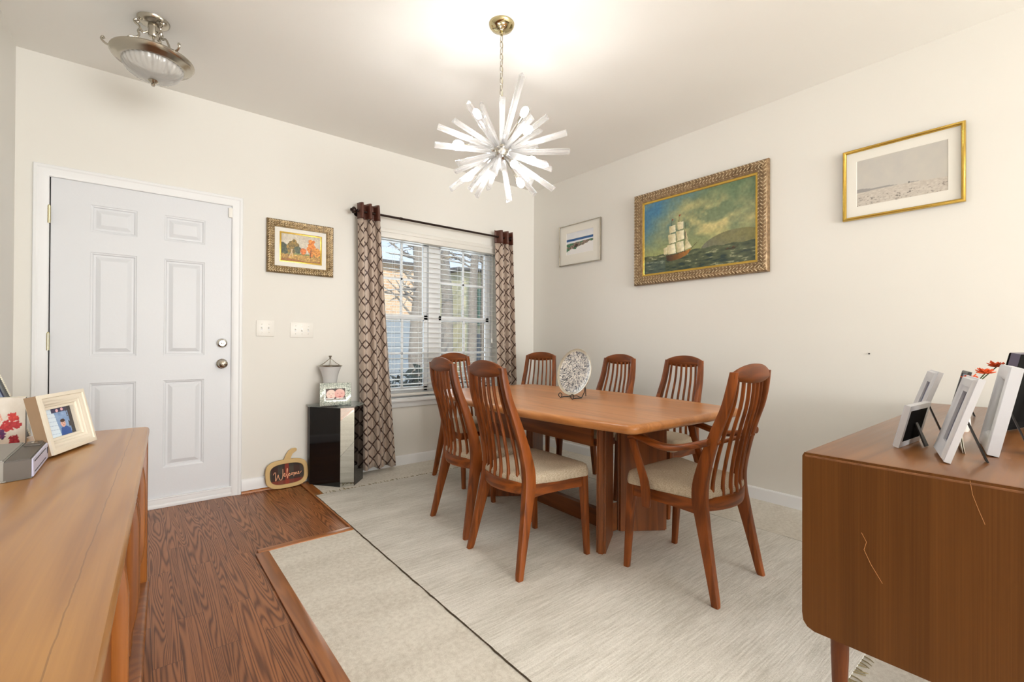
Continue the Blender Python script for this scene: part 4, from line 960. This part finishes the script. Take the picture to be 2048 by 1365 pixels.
slab(P4[1], P4[2], .001, CH - .012, .004, 'blackglass', 'glass_side'); slab((P4[2][0] + .002, P4[2][1] - .0006), (P4[3][0] - .002, P4[3][1] + .0006), .001, CH - .012, .004, 'mirror', 'mirror_front'); slab(P4[3], P4[4], .001, CH - .012, .004, 'blackglass', 'glass_side')
b = MB(); b.prism([(-2.356, -.016), (-2.356, -.100), (-2.195, -.312), (-2.091, -.340), (-1.972, -.195), (-1.972, -.016)], CH - .011, CH, 'z', .001); rel(b.build('glass_top', M['tableglass'], cab, smooth=False), cab)
# hurricane
hu = thing('hurricane_lamp', 'white flared glass hurricane with a metal lid behind the baby photo on the cabinet', 'candle holder', (-2.205, -.108, CH))
prof = [(0, 0), (.066, 0), (.072, .008), (.074, .05), (.068, .08), (.054, .12), (.050, .17), (.055, .21), (.066, .25), (.083, .292), (.080, .292), (.063, .25), (.052, .21), (.047, .17), (.051, .12), (.065, .08), (.071, .05), (.068, .012), (0, .010)]
b = MB(); b.lathe(prof, 40, cap=False); b.build('glass', M['frost'], hu, ang=60)
b = MB(); b.lathe([(0, .012), (.036, .012), (.037, .015), (.037, .165), (.034, .170), (0, .170)], 24, cap=False); M['wax'] = plain('ivory_wax', (232, 226, 208), .6); b.build('candle', M['wax'], hu)
b = MB(); b.lathe([(.083, .292), (.089, .293), (.090, .297), (.087, .300), (.080, .298), (.083, .292)], 40, cap=False)
for k in range(6):
    a = k * pi / 3 + .3; b.tube([(.084 * cos(a), .084 * sin(a), .298), (.05 * cos(a), .05 * sin(a), .318), (.018 * cos(a), .018 * sin(a), .342), (.005 * cos(a), .005 * sin(a), .352)], .0022, 5)
b.lathe([(0, .346), (.007, .348), (.006, .358), (.010, .366), (.014, .373), (.010, .376), (0, .376)], 16, cap=False); b.build('lid', M['nickel'], hu)

# free-standing frames: local X = width, front faces -Y, leans back towards +Y
def standframe(name, label, B, n, w, h, th, lean, prof, mat, fn=None, pic=None, near='r', backmat='blackmatte', easel=.55, sidemat=None, printmat='photo', cat='photo frame', group=None, picdepth=.010):
    # B = front bottom corner on the table: the right one (near='r') or left one seen from the front; n = facing direction
    n = Vector((n[0], n[1], 0)).normalized(); ex = Vector((-n.y, n.x, 0)); rz = atan2(ex.y, ex.x)
    B = Vector(B); base = B + ex * (-w / 2 if near == 'r' else w / 2)
    la = radians(lean); t = thing(name, label, cat, base, rz, group)
    X = Matrix.Translation((0, 0, .0012 + th * sin(la))) @ Matrix.Rotation(-la, 4, 'X')
    iw = prof[-1][0]
    b = MB(); b.frame(w, h, [(i, d) for i, d in prof], (0, th, h / 2)); b.xf(X); b.build('frame', M[mat], t, ang=45)
    if sidemat:
        b = MB(); b.frame(w + .0006, h + .0006, [(0, th * .02), (0, th * .80), (.002, th * .80), (.002, th * .02)], (0, th, h / 2)); b.xf(X); b.build('edge_band', M[sidemat], t)
    b = MB(); b.mm((-w / 2 + iw * .6, th - .006, iw * .6), (w / 2 - iw * .6, th - .001, h - iw * .6)); b.xf(X); b.build('backing', M[backmat], t, smooth=False)
    if fn: paint('print', w - 2 * iw + .002, h - 2 * iw + .002, 90, 90, fn, t, printmat, (0, th - .008, h / 2), X)
    else:
        b = MB(); b.mm((-w / 2 + iw, th - .009, iw), (w / 2 - iw, th - .007, h - iw)); b.xf(X); b.build('print', M[pic or 'mat'], t, smooth=False)
    if easel:
        a0 = X @ Vector((0, th + .002, h * easel)); yb2 = a0.y + h * easel * .34; b = MB()
        e0, e1 = a0, Vector((0, yb2, .003)); dv = (e1 - e0).normalized(); s_ = .014
        b.loft([[e0 + Vector((-s_ * .7, 0, 0)), e0 + Vector((s_ * .7, 0, 0)), e0 + Vector((s_ * .7, -.004, -.001)), e0 + Vector((-s_ * .7, -.004, -.001))], [e1 + Vector((-s_, 0, 0)), e1 + Vector((s_, 0, 0)), e1 + Vector((s_, -.004, -.001)), e1 + Vector((-s_, -.004, -.001))]])
        b.build('easel_leg', M['black'], t, smooth=False)
    return t
def mat_mosaicframe():
    m, nt, out = new('crackle_glass_mosaic'); c = coord(nt); v = nd(nt, 'ShaderNodeTexVoronoi', {'Vector': c, 'Scale': 70}).outputs
    e = nd(nt, 'ShaderNodeTexVoronoi', {'Vector': c, 'Scale': 70}, feature='DISTANCE_TO_EDGE').outputs[0]
    col = mixc(nt, noise(nt, c, 60, 1), lin4((196, 206, 196)), lin4((226, 230, 222))); col = mixc(nt, mth(nt, 'LESS_THAN', e, .06), col, lin4((128, 142, 134)))
    finish(nt, out, col, .15, .25, bump(nt, e, .3, .002)); return m
M['crackle'] = mat_mosaicframe()
flat = lambda w, d: [(0, 0), (0, d - .003), (.003, d), (w - .003, d), (w, d - .004), (w, 0)]
standframe('photo_frame', 'crackled silver glass frame with a photo of two sleeping babies on the black cabinet', (-2.100, -.278, CH), (-.25, -1), .222, .170, .016, 9, flat(.044, .016), 'crackle', p_babies, near='r')

# pumpkin welcome sign
M['mdf'] = plain('natural_cut_wood', (204, 172, 116), .6, var=.08, scale=14)
def mat_plaid():
    m, nt, out = new('dark_plaid'); c = coord(nt); s = nd(nt, 'ShaderNodeSeparateXYZ', {0: c})
    def st(x, f, ph, w): return mth(nt, 'LESS_THAN', mth(nt, 'ABSOLUTE', mth(nt, 'SUBTRACT', mth(nt, 'FRACT', mth(nt, 'MULTIPLY_ADD', x, f, ph)), .5)), w)
    x, z = s.outputs[0], s.outputs[2]
    col = mixc(nt, mth(nt, 'MULTIPLY', st(x, 13, .1, .22), .7), lin4((66, 42, 34)), lin4((74, 70, 62))); col = mixc(nt, mth(nt, 'MULTIPLY', st(z, 13, .3, .22), .5), col, lin4((52, 50, 46)))
    col = mixc(nt, mth(nt, 'MULTIPLY', st(x, 6.5, .5, .09), .7), col, lin4((150, 56, 40))); col = mixc(nt, mth(nt, 'MULTIPLY', st(z, 6.5, .2, .09), .55), col, lin4((150, 62, 44)))
    finish(nt, out, col, .85); return m
M['plaid'] = mat_plaid(); M['letter'] = plain('peach_lettering', (240, 178, 138), .5)
pk = thing('pumpkin_sign', 'pumpkin-shaped wooden welcome sign with plaid centre leaning by the black cabinet', 'sign', (-2.492, -.070, FZ), radians(3))
PX_ = Matrix.Translation((0, 0, .003)) @ Matrix.Rotation(radians(-9), 4, 'X')
def sup(rx, rz, cz, e=.62, n=56):
    r = []
    for i in range(n):
        a = 2 * pi * i / n; r.append((rx * np.sign(cos(a)) * abs(cos(a)) ** e, cz + rz * np.sign(sin(a)) * abs(sin(a)) ** e))
    return r
def ringprism(outer, inner, ya, yb, b):
    n = len(outer); R = lambda p, y: [Vector((q[0], y, q[1])) for q in p]
    b.loft([R(outer, yb), R(outer, ya + .002), R([(x * .985, .105 + (z - .105) * .985) for x, z in outer], ya), R([(x * 1.02, .105 + (z - .105) * 1.02) for x, z in inner], ya), R(inner, ya + .002), R(inner, yb)], cap=False, closed=True)
b = MB(); ringprism(sup(.148, .103, .105), sup(.119, .074, .103), 0, .016, b); b.xf(PX_); b.build('rim', M['mdf'], pk)
b = MB(); b.prism(sup(.126, .079, .103), .010, .015, 'y'); b.xf(PX_); b.build('plaid_panel', M['plaid'], pk)
sc_ = [(-.022, .203), (.026, .203), (.030, .222), (.042, .244), (.064, .258), (.072, .264), (.072, .276), (.062, .284), (.040, .282), (.016, .268), (-.002, .244), (-.012, .222)]
b = MB(); b.prism(sc_, .002, .016, 'y', .001); b.xf(PX_); b.build('stem', M['mdf'], pk)
def cr(pts, k=6):
    P = [np.array(p, float) for p in pts]; out = []
    for i in range(len(P) - 1):
        a, b_, c_, d_ = P[max(i - 1, 0)], P[i], P[i + 1], P[min(i + 2, len(P) - 1)]
        for t in np.linspace(0, 1, k, endpoint=False): out.append(.5 * ((2 * b_) + (-a + c_) * t + (2 * a - 5 * b_ + 4 * c_ - d_) * t * t + (-a + 3 * b_ - 3 * c_ + d_) * t**3))
    out.append(P[-1]); return out
# lettering traced on the sign face in a 0..10 x 0..4 box
word = [[(.5, 2.1), (.9, 2.7), (1.25, 2.6), (1.2, 1.4), (1.15, .3), (1.45, .5), (1.95, 1.7), (2.1, 1.9), (2.2, 1.2), (2.55, .4), (2.95, .25), (3.35, .8), (3.55, 2.2), (3.6, 3.5)],
        [(3.55, 1.35), (4.05, 1.55), (4.25, 2.0), (4.0, 2.1), (3.85, 1.6), (4.05, 1.1), (4.45, 1.2), (4.95, 2.2), (5.15, 3.2), (5.0, 3.5), (4.85, 2.9), (4.9, 1.5), (5.0, .4), (5.15, 1.1), (5.45, 1.7), (5.75, 1.9), (5.8, 1.7)],
        [(5.75, 1.85), (5.5, 1.5), (5.65, 1.15), (6.0, 1.3), (6.3, 1.8), (6.6, 1.9), (6.7, 1.5), (6.4, 1.25), (6.25, 1.6), (6.5, 1.9), (6.95, 1.8), (7.15, 1.9), (7.1, 1.2), (7.05, .75), (7.3, 1.6), (7.55, 1.9), (7.6, 1.2), (7.85, 1.8), (8.05, 1.85), (8.1, 1.3), (8.5, 1.45), (8.8, 1.9), (8.6, 2.0), (8.5, 1.6), (8.75, 1.25), (9.3, 1.6), (9.7, 2.0)]]
b = MB()
for st_ in word: b.tube([(-.106 + p[0] * .0215, .0085, .058 + p[1] * .0235) for p in cr(st_)], .0021, 6, up=(0, 1, 0))
b.xf(PX_); b.build('lettering', M['letter'], pk)

# ================================================================== CHANDELIER
HC = Vector((-1.905, -1.880, 2.072)); DEP = (HC - Vector(CAM)).dot(fw); PPM = F_PX / DEP
ch = thing('chandelier', 'starburst chandelier of clear acrylic rods with lit bulbs hanging over the dining room', 'chandelier', (HC.x, HC.y, ZC))
b = MB(); b.lathe([(0, -.040), (.010, -.040), (.014, -.036), (.030, -.033), (.056, -.022), (.064, -.010), (.066, 0), (0, 0)], 40, (HC.x, HC.y, ZC), cap=False); b.lathe([(0, -.060), (.008, -.058), (.010, -.05), (.006, -.04), (0, -.04)], 14, (HC.x, HC.y, ZC), cap=False); rel(b.build('canopy', plain('polished_brass_chrome', (206, 192, 150), .12, 1), ch), ch)
b = MB(); z = ZC - .062; k = 0
while z > HC.z + .10:
    pts = []
    for a in np.linspace(0, 2 * pi, 14, endpoint=False):
        u_, v_ = .0085 * cos(a), .019 * sin(a) * 1.0; pts.append((HC.x + (u_ if k % 2 else 0), HC.y + (0 if k % 2 else u_), z - .016 + v_))
    b.tube(pts, .0021, 6, closed=True); z -= .0315; k += 1
rel(b.build('chain', M['nickel'], ch), ch)
b = MB(); b.cyl((HC.x + .004, HC.y, HC.z), (HC.x + .004, HC.y, ZC - .05), .0018, n=6); rel(b.build('cord', plain('clear_cord', (190, 180, 150), .4), ch), ch)
b = MB(); b.ball(HC, .043, 2); b.cyl(HC + Vector((0, 0, .03)), HC + Vector((0, 0, .12)), .009, n=12); rel(b.build('hub', M['nickel'], ch), ch)
cxp, cyp, ks = 712, 770, 4.963
tips = [(75, 565, 1, .34), (235, 505, -1, .34), (385, 335, 1, .36), (520, 450, 1, .33), (508, 335, -1, .35), (712, 275, 1, .30), (915, 45, 1, .42), (965, 395, -1, .34), (1005, 470, 1, .34), (1160, 465, -1, .35), (1100, 605, -1, .34), (1355, 620, 1, .35), (1385, 805, 1, .36), (1160, 945, 1, .34), (1200, 990, -1, .33), (1228, 1180, 1, .36), (1040, 1235, -1, .36), (1005, 1115, 1, .34), (780, 1300, 1, .31), (640, 1025, 1, .33), (575, 1180, -1, .34), (465, 1255, -1, .35), (400, 1185, 1, .33), (210, 1190, 1, .36), (250, 1005, -1, .34), (275, 920, 1, .34), (48, 745, 1, .35),
        (716, 800, 1, .34), (600, 660, -1, .34), (850, 650, -1, .34), (560, 900, -1, .34), (840, 900, -1, .34), (700, 980, -1, .34), (1060, 760, -1, .34), (400, 730, -1, .34)]
def d3(px, py, sg, R):
    dv = (fw + rt * ((860 + px / ks - 1024) / F_PX) - up * ((140 + py / ks - 682.5) / F_PX)).normalized()
    o = Vector(CAM) - HC; bq = o.dot(dv); disc = bq * bq - (o.dot(o) - R * R)
    return o + dv * (-bq - sg * sqrt(max(disc, 0)))
for i, (px, py, sg, R) in enumerate(tips):
    v = d3(px, py, sg, R); d = v.normalized(); a = d.orthogonal().normalized(); c_ = d.cross(a); p0, p1 = HC + d * .058, HC + v; ph = i * 1.3
    ring = lambda p, r: [p + a * (r * cos(ph + j * pi / 3 * 1.0) * (1 if j % 2 == 0 else .62)) + c_ * (r * sin(ph + j * pi / 3) * (1 if j % 2 == 0 else .62)) for j in range(6)]
    b = MB(); b.loft([ring(p0, .0160), ring(p1 - d * .0015, .0178), ring(p1, .0165)]); rel(b.build('rod', M['acrylic'], ch, smooth=False), ch)
    
for (px, py, sg) in ((285, 735, 1), (390, 1060, 1), (970, 600, 1), (835, 935, 1), (895, 1120, 1), (935, 420, -1), (470, 440, -1), (590, 1020, -1), (1010, 890, -1)):  # last three bulbs are unseen, added at the back to whiten the rods
    v = d3(px, py, sg, .215); d = v.normalized(); rot = d.to_track_quat('Z', 'Y').to_matrix().to_4x4()
    b = MB(); b.cyl(HC + d * .035, HC + d * (v.length - .040), .0045, n=8); b.cyl(HC + d * (v.length - .055), HC + d * (v.length - .024), .0095, n=12); sk = rel(b.build('socket', M['nickel'], ch), ch)
    b = MB(); b.lathe([(0, -.026), (.008, -.026), (.0125, -.018), (.0175, -.004), (.0180, .006), (.0150, .018), (.008, .026), (0, .029)], 18, cap=False); b.xf(Matrix.Translation(HC + v) @ rot); b.build('bulb', M['bulb'], sk)

# ================================================================== SEMI-FLUSH CEILING LIGHT
FC = Vector((-3.312, -.752, 0)); fl = thing('ceiling_light', 'semi-flush nickel ceiling light with ribbed glass bowl near the front door', 'ceiling light', (FC.x, FC.y, ZC))
def LZ(z): return z if z > 2.65 else (z - .030 if z < 2.6 else z - .030 * (2.65 - z) / .05)
def L(prof, name, mat, n=48, rib=None, par=None, ang=38):
    b = MB(); b.lathe([(r * (.955 if z < 2.6 else 1), LZ(z)) for r, z in prof], n, (FC.x, FC.y, 0), rib, cap=False); o = b.build(name, M[mat], par or fl, ang=ang); return rel(o, fl) if par is None else o
L([(0, 2.712), (.030, 2.712), (.046, 2.716), (.060, 2.724), (.068, 2.732), (.070, 2.74), (0, 2.74)], 'canopy', 'nickel')
L([(0, 2.655), (.020, 2.656), (.024, 2.664), (.022, 2.690), (.026, 2.700), (.024, 2.713), (0, 2.713)], 'collar', 'nickel')
L([(0, 2.545), (.005, 2.545), (.005, 2.66), (0, 2.66)], 'stem', 'nickel', 12)
L([(.128, 2.537), (.150, 2.541), (.158, 2.549), (.172, 2.552), (.180, 2.560), (.186, 2.570), (.184, 2.576), (.150, 2.574), (.128, 2.545), (.128, 2.537)], 'rim', 'nickel')
bowl = L([(.136, 2.545), (.132, 2.522), (.118, 2.499), (.094, 2.481), (.062, 2.470), (.030, 2.465), (.004, 2.464)], 'bowl', 'bowl', 192, (32, .014), ang=80)
L([(0, 2.466), (.020, 2.463), (.024, 2.458), (.018, 2.450), (.008, 2.444), (.010, 2.438), (.006, 2.431), (0, 2.430)], 'finial', 'nickel', 20)
for k in range(3):
    a = k * 2 * pi / 3 + radians(60); U = Vector((cos(a), sin(a), 0))
    pth = [p for p in cr([(.026, 2.676), (.040, 2.664), (.050, 2.672), (.058, 2.690), (.072, 2.700), (.078, 2.712), (.068, 2.720), (.060, 2.712), (.066, 2.706)])]
    b = MB(); b.tube([FC + U * p[0] + Vector((0, 0, LZ(p[1]))) for p in pth], .0052, 8)
    pth = cr([(.054, 2.680), (.062, 2.664), (.058, 2.648), (.070, 2.636), (.096, 2.632), (.118, 2.612), (.132, 2.590), (.150, 2.576), (.178, 2.576), (.194, 2.585), (.202, 2.598), (.196, 2.605), (.190, 2.599)])
    b.tube([FC + U * p[0] + Vector((0, 0, LZ(p[1]))) for p in pth], .0052, 8); rel(b.build('scroll_arm', M['nickel'], fl), fl)

# ================================================================== THINGS ON THE RIGHT SIDEBOARD
Z = SRH
step = lambda w, d: [(0, 0), (0, d * .62), (.0015, d * .66), (.004, d * .66), (.006, d - .002), (.008, d), (w * .62, d * .92), (w * .70, d * .80), (w, d * .66), (w, 0)]
standframe('photo_frame', 'small white frame standing nearest the left edge of the walnut sideboard, its black back showing', (-1.629, -3.424, Z), (.077, 1), .190, .128, .016, 13, flat(.016, .016), 'whiteframe', p_blue, near='r', backmat='blackmatte')
standframe('photo_frame', 'tall white stepped frame standing behind the small black-backed frame', (-1.420, -3.420, Z), (-.27, 1), .170, .225, .020, 18, step(.040, .020), 'whiteframe', p_blue, near='r')
standframe('photo_frame', 'white stepped frame standing at the front edge of the walnut sideboard end', (-1.762, -3.547, Z), (-.23, .973), .169, .225, .022, 16.5, step(.042, .022), 'whiteframe', p_blue, near='r')
ornate = lambda w, d: [(0, 0), (0, d * .9), (.004, d), (w * .3, d * 1.04), (w * .5, d * .96), (w * .65, d * 1.02), (w * .8, d * .9), (w, d * .55), (w, 0)]
standframe('photo_frame', 'large white ornate frame with a wedding photo, thickest of the white frames', (-1.564, -3.612, Z), (-.155, .988), .240, .245, .026, 11, ornate(.045, .026), 'whiteframe', p_couple, near='r')
M['greyframe'] = plain('dark_grey_frame', (84, 88, 90), .45, var=.1); M['sidesheen'] = plain('purple_side_sheen', (96, 92, 112), .4, var=.05)  # purple tone is light reflected off the black frame's side, painted in
standframe('photo_frame', 'thin dark grey frame standing behind the white frames near the wall', (-.700, -3.440, Z), (-.22, .975), .170, .195, .012, 13, flat(.014, .012), 'greyframe', p_blue, near='r')
standframe('photo_frame', 'large black-backed frame with reflected sheen painted on its side, furthest right on the walnut sideboard', (-1.030, -3.565, Z), (.23, .973), .300, .278, .030, 12, flat(.024, .030), 'blackmatte', p_couple, near='r', backmat='blackmatte', easel=.6, sidemat='sidesheen')
# greeting card leaning between the frames
M['card'] = plain('cream_card', (236, 232, 214), .6); M['cardpink'] = plain('pink_card_edge', (226, 150, 142), .6)
cd_ = thing('greeting_card', 'curved cream greeting card with pink edge tucked between the two nearest white frames', 'card', (-1.50, -3.552, Z), radians(187))
P = np.zeros((12, 14, 3))
for i in range(12):
    for j in range(14):
        s, t = j / 13, i / 11; P[i, j] = (-.075 + .15 * s, -.010 * sin(pi * t) + .018 * t * t + .008 * s * s, .001 + .205 * t)
grid_mesh('page', P, None, M['card'], cd_, .0012)
P2 = P[:, :, :].copy(); P2[:, :, 1] += .004; P2[:, :, 2] *= 1.02; grid_mesh('page', P2[:, 2:], None, M['card'], cd_, .0012)
b = MB(); b.mm((-.076, .016, .200), (.076, .022, .214)); b.build('pink_edge', M['cardpink'], cd_)
# little vase of orange flowers
M['vase'] = plain('white_bud_vase', (226, 224, 218), .3); M['petal'] = plain('orange_petal', (214, 84, 30), .6, var=.25, scale=60); M['stem'] = plain('green_flower_stem', (70, 92, 52), .7)
vs = thing('bud_vase', 'small white bud vase hidden behind the white frames, holding orange flowers', 'vase', (-1.10, -3.505, Z)); b = MB(); b.lathe([(0, 0), (.024, 0), (.030, .02), (.028, .05), (.014, .075), (.017, .09), (.013, .09), (.011, .075), (.02, .05), (.02, .01), (0, .008)], 24, cap=False); b.build('body', M['vase'], vs)
rnd = random.Random(4)
for k, (dx, dy, zz, lab) in enumerate(((.045, -.022, .178, 'orange flower above the white frames, lowest and nearest of the bunch'), (-.03, -.066, .207, 'orange flower above the white frames, middle of the bunch'), (.135, -.080, .226, 'orange flower peeping out beside the black-backed frame'))):
    fo = thing('orange_flower', lab, 'flower', (-1.10, -3.505, Z + .07), 0, 'orange flowers in the bud vase'); top = Vector((dx, dy, zz - .07))
    b = MB(); b.tube([(0, 0, -.04), (dx * .3, dy * .3, (zz - .07) * .5), top], .0018, 5); b.build('stem', M['stem'], fo)
    b = MB()
    for p in range(16):
        a = p * 2.4; e = .15 + .9 * (p / 16); dv = Vector((cos(a) * cos(e), sin(a) * cos(e), sin(e))); L_ = .021 * rnd.uniform(.8, 1.15)
        b.ball(top + dv * L_ * .7, (L_ * .62, L_ * .34, L_ * .12), 1, dv.to_track_quat('X', 'Z').to_matrix().to_4x4())
    b.build('petals', M['petal'], fo)

# ================================================================== THINGS ON THE LEFT SIDEBOARD
Z = SLH
M['beige'] = plain('brown_frame_side', (150, 124, 98), .6, var=.12, scale=20)
deep = lambda w, d: [(0, 0), (0, d * .98), (.003, d), (.010, d), (.012, d * .90), (.016, d * .90), (.020, d * .80), (w * .62, d * .78), (w * .66, d * .70), (w * .80, d * .66), (w * .84, d * .52), (w, d * .50), (w, 0)]
standframe('photo_frame', 'chunky cream square frame with a photo of a person in blue on the golden sideboard', (-3.464, -1.761, Z), (.935, -.353), .222, .172, .034, 12.5, deep(.044, .034), 'cream', p_person, near='r', backmat='blackmatte', sidemat='beige')
M['grey1'] = plain('warm_grey_plastic', (146, 144, 138), .5, var=.02); M['grey2'] = plain('dark_grey_plastic', (92, 86, 80), .5, var=.03); M['lilac'] = plain('silver_lilac_front_panel', (196, 198, 226), .35, var=.02); M['dark'] = plain('dark_marking', (44, 44, 58), .5)
vc = thing('electronic_box', 'flat grey plastic electronic box with a silver front standing before the cream frame', 'electronic device', (-3.70, -2.05, Z))
zb2, zt2 = Z + .001, Z + .052; fy0, fy1 = -2.195, -1.955; fx = -3.560
b = MB(); b.prism([(-3.79, fy0 - .02), (-3.628, fy0 - .02), (-3.602, fy0 - .014), (-3.602, fy1), (-3.79, fy1)], zb2, zt2, 'z', .003); rel(b.build('case', M['grey1'], vc), vc)
b = MB(); b.mm((-3.785, fy0 - .0215, zb2 + .002), (-3.64, fy0 - .0185, zt2 - .012), .001)
rel(b.build('side_cover', M['grey2'], vc), vc)
b = MB()
for k in range(6): b.mm((-3.765, fy0 - .024, zb2 + .008 + k * .0052), (-3.655, fy0 - .020, zb2 + .0105 + k * .0052))
rel(b.build('vent', M['dark'], vc), vc)
b = MB(); b.prism([(-3.603, fy0 - .015), (fx, fy0), (fx, fy1), (-3.603, fy1)], zb2, zt2 - .004, 'z', .002); rel(b.build('front_block', M['grey2'], vc), vc)
b = MB(); b.loft([[Vector((fx + .0005, fy0 + .002, zb2 + .002)), Vector((fx + .0005, fy1 - .002, zb2 + .002)), Vector((fx + .0005, fy1 - .002, zt2 - .006)), Vector((fx + .0005, fy0 + .002, zt2 - .006))], [Vector((fx + .004, fy0 + .004, zb2 + .003)), Vector((fx + .004, fy1 - .004, zb2 + .003)), Vector((fx + .003, fy1 - .004, zt2 - .008)), Vector((fx + .003, fy0 + .004, zt2 - .008))]]); rel(b.build('front_panel', M['lilac'], vc), vc)
b = MB(); b.mm((fx + .0038, fy0 + .02, zb2 + .010), (fx + .0046, fy0 + .19, zb2 + .012)); b.mm((fx + .0034, fy0 + .02, zt2 - .016), (fx + .0044, fy0 + .19, zt2 - .014))
for k, q in enumerate((.215, .232, .249)): b.mm((fx + .0034, fy0 + q, zb2 + .018 + .004 * (k % 2)), (fx + .0046, fy0 + q + .010, zb2 + .034))
rel(b.build('marking', M['dark'], vc), vc)
b = MB(); b.mm((-3.598, fy0 + .18, zt2 - .005), (-3.565, fy0 + .235, zt2 + .001), .004); bt = rel(b.build('button', M['grey2'], vc), vc)
b = MB(); b.ball((-3.580, fy0 + .21, zt2 + .001), (.007, .010, .002), 2); b.build('button_cap', M['chrome'], bt)
# floral box
fb = thing('floral_box', 'white gift box painted with red and purple flowers behind the flat grey electronic box', 'box', (-3.735, -1.66, Z), radians(3))
b = MB(); b.mm((-.094, -.002, .001), (.094, .030, .150), .001); b.build('body', M['card'], fb, smooth=False)
paint('floral_panel', .188, .149, 120, 90, p_floral, fb, 'print', (0, -.0025, .0755))
b = MB(); b.mm((.0942, .002, .001), (.0950, .028, .148)); b.build('side_panel', M['grey2'], fb, smooth=False)
# dark frame with a beaded border, leaning at the wall
standframe('photo_frame', 'dark frame with a white beaded border leaning at the far left behind the floral box', (-3.646, -1.522, Z), (.95, -.3), .105, .225, .012, 21, flat(.022, .012), 'greyframe', p_blue, near='r', backmat='blackmatte')
t = bpy.data.objects[[o.name for o in bpy.data.objects if o.get('label', '').startswith('dark frame with a white beaded')][0]]
la = radians(21); Xb = Matrix.Translation((0, 0, .0012 + .012 * sin(la))) @ Matrix.Rotation(-la, 4, 'X'); b = MB(); w_, h_ = .105, .225
for k in range(34):
    for s in (-1, 1): b.ball((s * (w_ / 2 - .003), -.001, .004 + (h_ - .008) * k / 33), .0034, 1)
for k in range(16): b.ball((-w_ / 2 + .006 + (w_ - .012) * k / 15, -.001, h_ - .003), .0034, 1)
b.xf(Xb); b.build('beading', M['card'], t)
